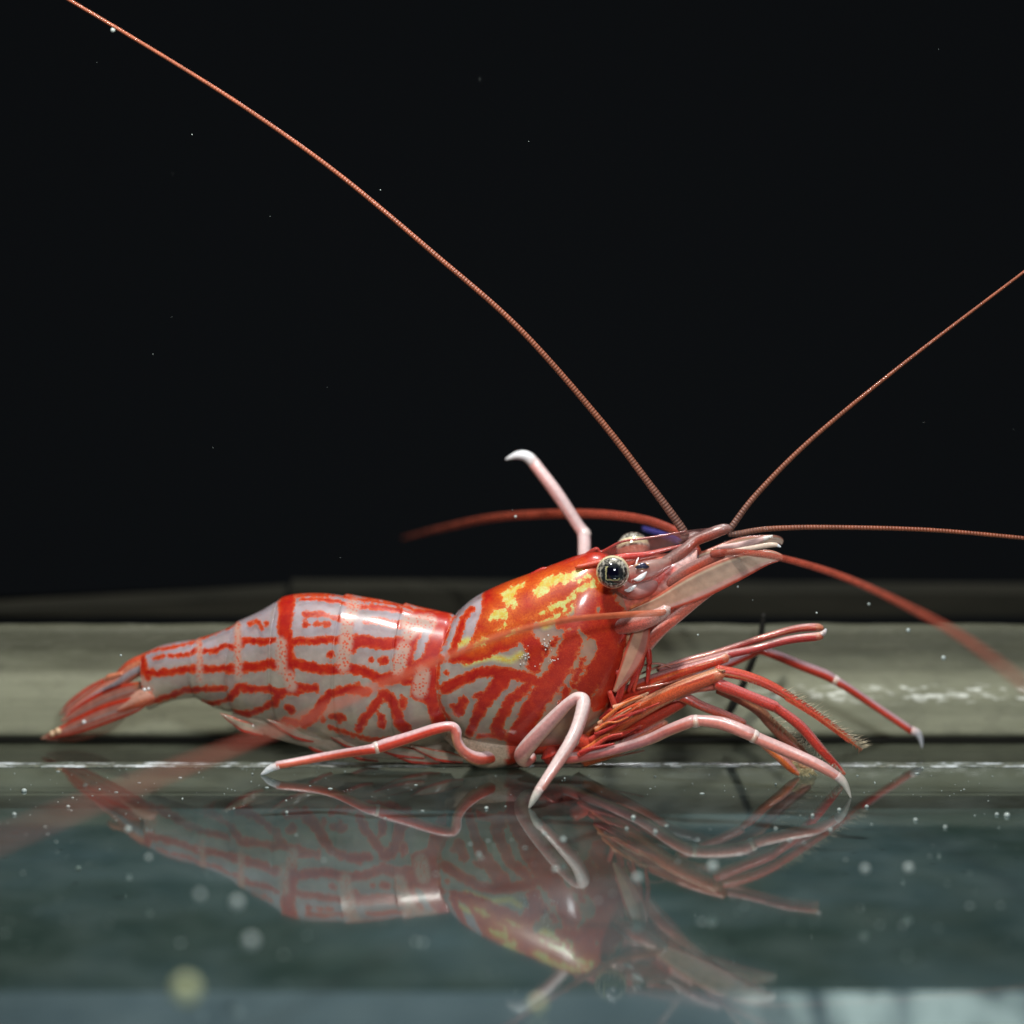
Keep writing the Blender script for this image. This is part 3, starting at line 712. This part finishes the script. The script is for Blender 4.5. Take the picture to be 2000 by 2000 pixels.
# walking legs
PK = (.82, .66, .69); WH = (.80, .82, .84)
def leg(pts, stops, top=PK, bottom=None, mat=M_leg, tip=True, name='leg', **kw):
    o = tube(name, pts, mat, shrimp, striped(stops, top, bottom, **kw), na=20, sub=6)
    return o
def tip(parent, pts, c=WH, name='leg_tip'):
    tube(name, pts, M_leg, parent, plain([(0, (.75, .55, .52)), (.35, c), (1, c)]), na=14, sub=5)
y1 = G(512, 1514)[1]; y2 = G(1033, 1578)[1]; y3 = G(1662, 1558)[1]
rp = [(0, (.58, .06, .025)), (.22, (.70, .20, .15)), (.32, (.72, .06, .03)), (.6, (.74, .07, .035)), (1, (.78, .17, .09))]
o = leg([(960,1478,-.5,13), (931,1481,-.8,13), (906,1468,-.95,11), (893,1448,-1.0,10), (890,1428,-1.0,11), (880,1419,-1.0,10), (850,1424,-1.0,11), (800,1440,-1.0,11.5), (752,1455,-1.0,12.5), (735,1461,-1.0,11.2), (715,1465,-1.0,9.8), (640,1477,y1+.1,9), (540,1495,y1,8)], rp, PK, (.84, .42, .20), tw=.55, bw=.8)
tip(o, [(545,1495,y1,8), (528,1501,y1,7), (518,1508,y1,5), (510,1513,y1,1.5)])
JL2 = o = leg([(1035,1478,-.8,14), (1026,1486,-1.0,13), (1020,1474,-1.2,16), (1041,1446,-1.4,16), (1079,1405,-1.6,14), (1112,1372,-1.75,11), (1130,1363,-1.8,12), (1140,1374,-1.9,14), (1128,1420,-2.2,13), (1106,1464,-2.5,12.5), (1052,1544,y2+.1,9)], [(0, (.66, .18, .14)), (.3, (.74, .36, .34)), (.6, (.78, .40, .38)), (1, (.78, .30, .24))], (.82, .68, .66), (.84, .50, .36), tw=.5, bw=.8)
tip(o, [(1054,1541,y2+.05,9), (1045,1556,y2,7.5), (1038,1569,y2,5), (1033,1578,y2,1.5)], (.66, .62, .55))
o = leg([(1075,1470,-.4,12), (1106,1480,-.6,12), (1141,1477,-.8,11), (1203,1464,-1.0,10), (1266,1445,-1.2,11), (1307,1426,-1.4,11.5), (1345,1411,-1.5,12), (1360,1407,-1.5,11), (1410,1413,-1.6,13), (1458,1431,-1.8,13), (1482,1443,-1.8,12), (1540,1468,-2,12), (1598,1494,y3+.05,11), (1638,1518,y3,9)], [(0, (.62, .10, .07)), (.3, (.50, .20, .20)), (.47, (.62, .16, .12)), (.5, (.76, .26, .21)), (1, (.78, .28, .22))], (.68, .48, .47), (.84, .46, .28), tw=.5, bw=.75)
tip(o, [(1634,1515,y3,9.5), (1646,1526,y3,8), (1655,1541,y3,5), (1662,1558,y3,1.5)], (.72, .66, .58))
yf = 1.0
dr = [(0, (.50, .05, .03)), (.3, (.54, .035, .015)), (1, (.62, .05, .02))]
o = leg([(1270,1365,.4,10), (1340,1330,.6,9), (1423,1297,.8,8.5), (1462,1280,.9,8), (1484,1271,.9,8), (1516,1280,.9,9.5), (1563,1299,.9,10), (1610,1317,.9,10.5), (1630,1328,.9,9.4), (1652,1341,.9,8.4), (1703,1375,yf,8), (1782,1428,yf,8)], dr, (.50, .38, .42), (.75, .30, .15), tw=.5)
tip(o, [(1780,1426,yf,8.5), (1792,1432,yf,8), (1799,1446,yf,5), (1801,1461,yf,1.5)], (.55, .56, .60))
o = leg([(1140,1150,1.2,12), (1141,1085,1.4,13), (1140,1045,1.6,13), (1128,1025,1.7,12), (1086,962,2.0,13), (1043,905,2.3,12)], [(0, (.74, .45, .45)), (1, (.72, .34, .31))], (.74, .58, .58), tw=.45)
tip(o, [(1046,908,2.3,12), (1030,892,2.3,11), (1010,889,2.3,8), (988,897,2.3,2)])

# pale cuffs at the leg joints
def cuff(a, b, hw):
    tube('joint', [(*a, hw*.97), ((a[0]+b[0])/2, (a[1]+b[1])/2, (a[2]+b[2])/2, hw*1.10), (*b, hw*.97)], M_leg, shrimp, striped([(0, (.76, .34, .24)), (.5, (.80, .58, .46)), (1, (.74, .26, .18))], (.84, .74, .72), tw=.5), na=20, sub=4)
cuff((742,1458.5,-1.0), (730,1462,-1.0), 11.5); cuff((1352,1409,-1.5), (1366,1408,-1.5), 11.8); cuff((1466,1435,-1.8), (1478,1441,-1.8), 12.6)
cuff((1625,1325,.9), (1637,1332,.9), 9.4); cuff((1144,1050,1.58), (1138,1036,1.65), 12.6); cuff((1120,1441,-2.28), (1114,1452,-2.38), 13)
# claws, jaw legs and the bundle of arms
red_ = [(0, (.48, .03, .012)), (1, (.54, .045, .02))]; org = [(0, (.66, .12, .03)), (1, (.62, .10, .04))]
lil = (.52, .28, .27); pch = (.70, .38, .22)
def streak(stops, top, bottom, seed):
    r_ = random.Random(seed); lines = [(r_.uniform(0, 6.28), r_.uniform(.08, .2), r_.choice(((.30, .02, .02), (.70, .42, .24), (.60, .34, .34), (.66, .16, .03)))) for _ in range(7)]
    base = striped(stops, top, bottom, tw=.6)
    def f(s, ang):
        c = base(s, ang).copy()
        for i, (a0, w, cc) in enumerate(lines):
            a_ = a0+.35*math.sin(s*5+i)
            d = np.abs((ang-a_+math.pi) % (2*math.pi)-math.pi)
            k = (np.clip(1.3-d/w, 0, 1)*.75*(.55+.45*math.sin(s*17+i*2)))[:, None]
            c = c*(1-k)+np.array(cc)*k
        if s > .965: c = c*.7+np.array((.72, .40, .22))*.3
        return c
    return f
def arm(pts, stops, top=lil, bottom=pch, name='arm', mat=M_mouth, tw=.55): return tube(name, [(*p[:3], p[3]*(.86 if name == 'arm' else .93)) for p in pts], mat, shrimp, streak(stops, top, bottom, int(pts[0][0]+pts[1][1])), na=36, sub=9)
arm([(1180,1395,-.3,20), (1235,1352,-.5,20), (1300,1322,-.7,16), (1369,1300,-.8,13), (1420,1284,-.8,11)], red_)
arm([(1130,1455,-.2,24), (1190,1420,-.5,24), (1260,1380,-.8,20), (1330,1345,-1.0,18), (1400,1318,-1.1,15), (1408,1312,-1.1,9)], org, pch, (.6, .15, .06))
arm([(1120,1470,-.1,24), (1190,1440,-.3,26), (1260,1405,-.5,22), (1320,1375,-.6,17), (1345,1362,-.6,11)], red_)
arm([(1140,1488,-.5,12), (1190,1470,-.6,14), (1250,1440,-.6,13), (1300,1412,-.6,9)], org)
arm([(1200,1370,.2,16), (1260,1345,.2,14), (1320,1330,.2,12), (1395,1325,0,9)], org)
arm([(1320,1362,-.9,9), (1350,1345,-.9,12), (1380,1340,-.9,12), (1406,1336,-.9,13)], [(0, (.58, .22, .18)), (1, (.62, .12, .08))])
c1 = arm([(1290,1312,-.5,8), (1345,1300,-.6,10), (1419,1279,-.6,9), (1470,1268,-.6,8), (1540,1250,-.6,8.5), (1596,1243,-.6,9), (1606,1240,-.6,6)], [(0, (.42, .06, .06)), (1, (.48, .03, .02))], lil, (.5, .04, .03), name='claw')
c2 = arm([(1285,1308,-.1,7), (1345,1290,-.1,8), (1400,1275,-.1,7.5), (1493,1245,-.1,7.5), (1551,1229,-.1,8), (1592,1225,-.1,8.5), (1606,1227,-.1,6)], [(0, (.40, .05, .05)), (1, (.46, .03, .02))], (.45, .22, .20), (.48, .30, .20), name='claw')
tube('claw_tip', [(1602,1240,-.6,6), (1609,1236,-.6,5), (1613,1230,-.5,3)], M_leg, c1, plain([(0, (.6, .4, .35)), (1, (.75, .78, .82))]), na=10, sub=4)
# short arm that carries the far leg knee
m1 = arm([(1400,1306,-.9,10), (1412,1311,-.9,12), (1458,1321,-.9,11), (1512,1343,-.9,10), (1586,1390,-.9,8.5), (1656,1441,-.9,7), (1684,1463,-.9,3)], [(0, (.60, .05, .03)), (.6, (.70, .08, .04)), (1, (.75, .16, .05))], (.62, .12, .08), pch, name='jaw_leg')
m2 = arm([(1400,1334,-1.1,12), (1412,1340,-1.1,13), (1458,1358,-1.1,12), (1508,1378,-1.1,12), (1520,1385,-1.1,10), (1563,1418,-1.1,11), (1605,1466,-1.1,10), (1636,1500,-1.0,8), (1650,1512,-1.0,3)], [(0, (.60, .05, .03)), (1, (.64, .05, .03))], (.64, .20, .20), pch, name='jaw_leg')
m3 = arm([(1402,1346,-.4,10), (1447,1366,-.4,11), (1481,1386,-.4,12), (1505,1412,-.4,12), (1540,1446,-.4,13), (1575,1478,-.5,9), (1590,1490,-.5,3)], [(0, (.46, .08, .03)), (.5, (.34, .12, .07)), (1, (.45, .06, .03))], (.40, .20, .13), (.52, .14, .05), name='jaw_leg')
c3 = arm([(1325,1360,-.8,9), (1345,1366,-.8,11), (1369,1378,-.8,10), (1411,1395,-.8,10), (1448,1412,-.8,10), (1452,1417,-.8,7), (1470,1432,-.8,10), (1500,1460,-.8,9), (1528,1482,-.8,11), (1545,1500,-.8,9), (1560,1513,-.8,4)], [(0, (.70, .06, .03)), (.5, (.66, .12, .05)), (.8, (.72, .16, .02)), (1, (.70, .10, .02))], (.66, .30, .28), pch, name='claw')
arm([(1520,1474,-.7,7), (1550,1488,-.7,8), (1578,1500,-.7,6), (1590,1506,-.7,2)], [(0, (.70, .20, .08)), (1, (.72, .45, .25))], name='claw')
for pts in ([(1232,1318,-.6,2), (1255,1301,-.6,2), (1286,1296,-.6,2), (1312,1304,-.6,2), (1330,1314,-.6,2)], [(1236,1322,-.4,2), (1262,1312,-.4,2), (1290,1300,-.4,2)],
            [(1245,1345,-.8,2.5), (1300,1335,-.8,2.5), (1360,1318,-.8,2)], [(1190,1480,-.6,1.6), (1230,1472,-.6,1.6), (1258,1466,-.6,1.2)], [(1225,1300,-.7,3), (1250,1270,-.7,3), (1275,1235,-.7,2)]):
    tube('feeler', pts, M_mouth, shrimp, plain([(0, (.40, .12, .08)), (1, (.50, .16, .12))]), na=8)
# mouthparts under the head
mb = [([(1195,1300,-.7,8), (1215,1330,-.75,7), (1205,1370,-.7,6), (1180,1400,-.6,4)], (.45, .03, .02)), ([(1215,1250,-.65,10), (1225,1290,-.7,12), (1222,1330,-.7,8)], (.66, .30, .15)),
      ([(1190,1350,-.78,5), (1200,1390,-.75,7), (1170,1430,-.7,6)], (.50, .04, .02)), ([(1165,1420,-.7,6), (1180,1440,-.7,8), (1150,1462,-.6,7)], (.60, .06, .02)),
      ([(1120,1440,-.8,14), (1145,1455,-.7,14), (1110,1480,-.5,12)], (.55, .05, .02)), ([(1075,1470,-.7,22), (1085,1488,-.7,16)], (.50, .03, .015)), ([(1190,1410,-.85,3), (1215,1400,-.85,3), (1235,1385,-.8,2)], (.75, .5, .3))]
blade('mouth_flap', [(1262,1205,-.80,6), (1252,1240,-.86,18), (1238,1280,-.88,20), (1218,1320,-.88,13), (1200,1350,-.85,4)], M_glassy, shrimp, (1, 0, .45), lambda s, v: (.62, .10, .06) if abs(v) > .75 else ((.66, .36, .24) if v < .1 else (.56, .22, .17)), thick=.05, curl=.2)
rr = random.Random(5)
for k in range(50):
    x0, y0 = rr.uniform(1130, 1200), 0; y0 = 1475-(x0-1130)*rr.uniform(1.0, 1.7)
    L = rr.uniform(50, 130); a0 = math.radians(rr.uniform(14, 34)); dp = rr.uniform(-1.0, -.4)
    cc = rr.choice(((.50, .03, .015), (.62, .08, .02), (.40, .02, .015), (.66, .16, .04), (.66, .34, .20), (.56, .05, .03)))
    h = rr.uniform(2, 6)
    mb2 = [(x0+L*t*math.cos(a0), y0-L*t*math.sin(a0)-8*math.sin(t*3.14)*rr.uniform(-.4, 1), dp-.15*t, h*(1-.6*t)) for t in (0, .33, .66, 1)]
    tube('mouthpart', mb2, M_mouth, shrimp, striped([(0, cc), (1, cc)], tuple(min(1, x*1.25+.05) for x in cc)), na=10)
for k in range(9):   # thin cheek strands running down from the eye to the mouth
    x0 = rr.uniform(1215, 1265); y0 = rr.uniform(1200, 1240); x1 = x0+rr.uniform(-35, 10); y1_ = y0+rr.uniform(60, 130)
    cc = rr.choice(((.60, .06, .03), (.66, .30, .16), (.70, .46, .28), (.45, .03, .02)))
    tube('mouthpart', [(x0, y0, -.66, 2), ((x0+x1)/2+8, (y0+y1_)/2, -.76, rr.uniform(5, 9)), (x1, y1_, -.80, 3)], M_mouth, shrimp, plain([(0, cc), (1, cc)]), na=9)
for pts, c in mb: tube('mouthpart', pts, M_mouth, shrimp, striped([(0, c), (1, c)], tuple(min(1, x*1.3+.06) for x in c)), na=14)

# bristles
def bristles(name, spine, n, l0, l1, parent, c, both=True, spread=.5, r=.009, side=0):
    n = int(n*1.4); l1 *= 1.25
    C = catmull([[*P(*p[:3])] for p in spine], 10); V = []; F = []; T = []
    Tn = np.gradient(C, axis=0)
    for i in range(n):
        t = (i+random.random())/n*(len(C)-1.001); k = int(t); a = C[k]+(C[k+1]-C[k])*(t-k)
        tn = Tn[k]/np.linalg.norm(Tn[k]); nr = np.cross(tn, [0, 1, 0]); nr /= np.linalg.norm(nr)
        sg = side if side else random.choice((-1, 1))
        d = nr*sg+tn*random.uniform(.1, spread+.3)+np.array([0, random.uniform(-.5, .5), 0]); d /= np.linalg.norm(d)
        L = random.uniform(l0, l1); b = len(V); s1 = np.cross(d, [0, 1, 0]); s1 /= np.linalg.norm(s1)+1e-9; s2 = np.cross(d, s1)
        for q, rr in ((a, r), (a+d*L*.5+tn*L*.06, r*.7)):
            for m in range(3):
                an = m*2.094; V.append(q+rr*(math.cos(an)*s1+math.sin(an)*s2)); T.append(c)
        V.append(a+d*L+tn*L*.2); T.append(c)
        for m in range(3):
            mm = (m+1) % 3; F += [(b+m, b+mm, b+3+mm, b+3+m), (b+3+m, b+3+mm, b+6)]
    return kind(mk(name, V, F, M_hair, parent, tint=np.array(T)), 'stuff')
pale_h = (.70, .60, .42)
bristles('bristles', [(1520,1348,-.95), (1586,1392,-.95), (1656,1443,-.95), (1684,1463,-.95)], 90, .08, .26, m1, pale_h, side=1)
bristles('bristles', [(1520,1345,-.95), (1586,1388,-.95), (1656,1438,-.95), (1684,1461,-.95)], 60, .05, .13, m1, (.75, .25, .12), side=-1)
bristles('bristles', [(1420,1315,-.95), (1458,1318,-.95), (1512,1338,-.95)], 22, .06, .22, m1, pale_h, side=-1)
bristles('bristles', [(1560,1412,-1.1), (1605,1458,-1.1), (1645,1508,-1.1)], 50, .10, .28, m2, (.55, .52, .40), side=-1)
bristles('bristles', [(1500,1385,-1.1), (1563,1428,-1.1), (1605,1475,-1.1)], 40, .08, .2, m2, pale_h, side=1)
bristles('bristles', [(1545,1490,-.8), (1565,1508,-.8), (1590,1506,-.8)], 70, .05, .14, c3, (.80, .66, .36), r=.012)
bristles('bristles', [(1505,1395,-.5), (1550,1440,-.5), (1590,1480,-.5)], 40, .07, .2, m3, pale_h)
bristles('bristles', [(1470,1384,-.45), (1430,1362,-.45)], 12, .03, .07, m3, pale_h)
bristles('bristles', [(1400,1300,-.9), (1330,1335,-1.0), (1230,1385,-.9)], 26, .04, .12, shrimp, pale_h, side=1)
bristles('bristles', [(1484,1274,.88), (1563,1302,.88), (1640,1334,.9), (1703,1378,1), (1782,1430,1)], 26, .04, .10, shrimp, pale_h)
bristles('bristles', [(1180,1462,-.75), (1215,1452,-.7)], 12, .06, .12, shrimp, pale_h)
# comb of short teeth on the upper jaw leg
V = []; F = []; T = []
C = catmull([[*P(*p)] for p in ((1530,1358,-1.0), (1586,1392,-1.0), (1656,1443,-1.0))], 20)
for i in range(46):
    a = C[int(i/46*(len(C)-1))]; b = len(V); d = np.array([.05, -.02, -.10])
    for q, rr in ((a, .011), (a+d, .006)):
        for m in range(4): an = m*math.pi/2; V.append(q+np.array([rr*math.cos(an), -.06+rr*math.sin(an), 0])); T.append((.72, .09, .04))
    for m in range(4): F.append((b+m, b+(m+1) % 4, b+4+(m+1) % 4, b+4+m))
kind(mk('comb', V, F, M_mouth, m1, tint=np.array(T)), 'stuff')

# swimmerets under the abdomen
def swf(s, v):
    if v < -.45: return (.58, .03, .01)
    if v > .8: return (.60, .10, .05)
    if -.2 < v < .0: return (.62, .30, .22)
    return (.46, .38, .28)
for (a, b, yy) in (((430,1393), (515,1432), .2), ((522,1405), (628,1447), 0), ((572,1428),(650,1470),.1), ((624,1424), (730,1464), -.15), ((650,1450),(740,1482),.1), ((700,1444), (830,1476), -.3), ((740,1462), (860,1486), -.2), ((800,1456), (905,1484), -.4)):
    mx_, my_ = (a[0]+b[0])/2, (a[1]+b[1])/2+5
    blade('swimmeret', [(a[0], a[1], yy, 1), ((a[0]+mx_)/2, (a[1]+my_)/2, yy, 7), (mx_, my_, yy-.05, 11), ((b[0]+mx_)/2, (b[1]+my_)/2, yy, 11), (b[0], b[1], yy, 7)], M_glassy, shrimp, (-.4, 0, 1), swf, thick=.03, nv=14)
tube('swimmeret_root', [(455,1398,.4,8), (520,1420,.3,16), (600,1440,.2,20), (700,1456,.1,22), (800,1462,0,22), (880,1458,0,22)], M_glassy, shrimp, plain([(0, (.46, .38, .28)), (1, (.50, .40, .30))]), na=16)

# tail fan
def tailf(s, v):
    red = np.array([.66, .05, .02]); pk = np.array([.64, .20, .14]); gr = np.array([.50, .34, .31])
    x = v*2.2
    k = .5+.5*math.cos(x*math.pi*1.2); c = gr*k*(1-.4*s)+pk*(1-k*(1-.4*s))
    if abs(v) > .62: c = red
    if -.35 < v < -.1: c = red*.7+pk*.3
    if s > .9: c = c*.5+np.array([.66, .45, .30])*.5
    if s < .15: c = c*.5+np.array([.68, .20, .07])*.5
    return c
tw = (.45, -.25, 1)
blade('tail_fan_blade', [(300,1355,.75,10), (262,1376,.8,17), (215,1392,.95,20), (160,1414,1.15,17), (110,1433,1.35,9), (82,1442,1.5,2)], M_glassy, shrimp, tw, tailf, thick=.05)
blade('tail_fan_blade', [(290,1340,1.0,12), (245,1352,1.1,18), (195,1372,1.25,19), (150,1395,1.4,14), (120,1408,1.5,3)], M_glassy, shrimp, tw, tailf, thick=.05)
blade('tail_fan_blade', [(270,1310,1.5,8), (225,1330,1.6,14), (180,1352,1.7,15), (140,1378,1.8,11), (118,1395,1.9,3)], M_glassy, shrimp, tw, tailf, thick=.05)
blade('tail_fan_blade', [(250,1390,1.5,3), (225,1406,1.55,14), (190,1420,1.6,20), (140,1434,1.6,18), (90,1444,1.6,4)], M_clear, shrimp, tw, lambda s, v: (.30, .10, .06), thick=.04)
def telf(s, v):
    c = np.array([.66, .20, .09])*(1-s)+np.array([.56, .30, .28])*s
    if abs(v) < .3: c = np.array([.46, .40, .42])
    if abs(v) > .75: c = np.array([.62, .09, .04])
    return c
blade('telson', [(292,1292,1.15,20), (262,1306,1.2,20), (232,1328,1.3,15), (200,1345,1.4,10), (160,1372,1.55,6), (130,1392,1.65,2)], M_leg, shrimp, tw, telf, thick=.16)
blade('tail_spine', [(240,1315,1.0,3), (215,1322,1.05,6), (205,1328,1.1,2)], M_leg, shrimp, tw, lambda s, v: (.66, .22, .12), thick=.05)
tube('tail_joint', [(330,1356,1.0,9), (300,1354,.88,17), (272,1366,.85,17), (245,1380,.86,9), (225,1389,.9,3)], M_leg, shrimp, striped([(0, (.62, .30, .24)), (.5, (.62, .16, .07)), (1, (.62, .10, .05))], (.60, .34, .26), (.66, .10, .04), tw=.1, bw=.3), na=22)
for (px_, py_, yy, r) in ((282,1347,.42,.035), (290,1345,.42,.03), (164,1410,.9,.04), (113,1428,1.2,.07), (102,1433,1.25,.06)):
    sphere('glint_bead', P(px_, py_, yy), r, M_glare if r < .05 else M_leg, shrimp, lambda th, ph: (.75, .5, .3), nu=12, nvv=8)
# gill glitter: small clear beads on the shoulder
V_ = []
M = Mat('clear_bead'); M_bead = M.done(M.princ((.75, .70, .66), .08, .8, .1, 1))
def blobs(name, items, mat, parent=None, nu=8, nv=6):
    V = []; F = []
    for (c, r, s) in items:
        b = len(V)
        for i in range(nv+1):
            th = math.pi*i/nv
            for j in range(nu):
                ph = 2*math.pi*j/nu; V.append((c[0]+r*s[0]*math.sin(th)*math.cos(ph), c[1]+r*s[1]*math.sin(th)*math.sin(ph), c[2]+r*s[2]*math.cos(th)))
        F += [(b+i*nu+j, b+i*nu+(j+1) % nu, b+(i+1)*nu+(j+1) % nu, b+(i+1)*nu+j) for i in range(nv) for j in range(nu)]
    return kind(mk(name, V, F, mat, parent), 'stuff')
its = []
for (cx, cy, sx, sy, n_) in ((1024,1286,10,13,20), (1068,1262,10,12,14), (1078,1292,12,7,10), (1052,1300,5,6,4)):
    for _ in range(n_):
        x = random.gauss(cx, sx*.6); y = random.gauss(cy, sy*.6)
        # depth of the shell surface there
        its.append((P(x, y, -1.17-.0*random.random()), random.uniform(.008, .019), (1, 1, 1)))
blobs('gill_beads', its, M_bead, shrimp)

# ------------------------------------------------------------------ specks in the water and dust on the glass
M = Mat('white_speck'); M_sp = M.done(M.princ((.40, .47, .45), .4, .5, 0, .3))
M = Mat('olive_speck'); M_sp2 = M.done(M.princ((.62, .66, .35), .4, .5))
its = []
for _ in range(300):
    row = 1498+(random.random()**1.5)*480; x = random.uniform(-80, 2080)
    e_ = random.uniform(.5, 1.8); its.append((G(x, row)+np.array([0, 0, .008]), random.choice((.008, .011, .014, .02, .03)) * random.uniform(.7, 1.2), (e_, 1/e_, .5)))
for _ in range(90):
    its.append((G(random.uniform(0, 2000), random.uniform(1485, 1560))+np.array([0, 0, .01]), random.uniform(.006, .013), (1, 1, .6)))
for (x, y, r) in ((47,1546,.07), (28,1592,.055), (133,1577,.05), (950,1580,.05), (935,1670,.05), (1237,1598,.06), (1515,1620,.04), (1587,1594,.045), (1639,1583,.05), (1693,1577,.05), (1788,1603,.055), (1967,1594,.08), (1947,1592,.05), (1802,1502,.03), (1515,1533,.03), (1103,1522,.025), (493,1513,.025), (533,1525,.015), (1622,1622,.05), (1846,1617,.05), (826,1843,.05), (812,1841,.045), (560,1588,.04), (1280,1626,.05), (1224,1620,.04)):
    its.append((G(x, y)+np.array([0, 0, .02]), r*.8, (1, 1, .8)))
blobs('glass_dust', its, M_sp)
for nm, pts, mt in (('floating_specks', [(463,1763,-12,.10), (490,1838,-14,.11), (390,1748,-12,.07), (1392,1693,-8.5,.09), (1775,1695,-8.5,.08), (1690,1697,-9,.07), (1085,1700,-7,.06), (153,1697,-5,.05), (312,1737,-4,.04), (940,1678,-6,.06), (250,1620,-6,.06), (290,1675,-8,.05), (1100,1640,-6,.05), (1245,1715,-9,.08)], M_sp),
                    ('olive_specks', [(363,1932,-19,.19), (1050,1960,-15,.1)], M_sp2)):
    blobs(nm, [(P(x, y, d), r, (1, 1, 1)) for x, y, d, r in pts], mt, nu=12, nv=8)
its = []
for _ in range(22):
    its.append((P(random.uniform(20, 1980), random.uniform(20, 1480), random.uniform(-1.5, 1.5)), random.uniform(.003, .007), (1, 1, 1)))
for (x, y, r) in ((220,59,.05), (1441,1146,.025), (1363,1240,.022), (1595,1197,.022), (1007,1009,.03), (1774,1231,.045), (1697,1180,.03), (1843,1285,.05), (1470,1172,.012), (743,371,.012), (375,263,.012), (927,1326,.03), (236,1280,.025)):
    its.append((P(x, y, -.8 if y > 1000 and r < .03 else .6), r, (1, 1, 1)))
blobs('drifting_specks', its, M_sp)
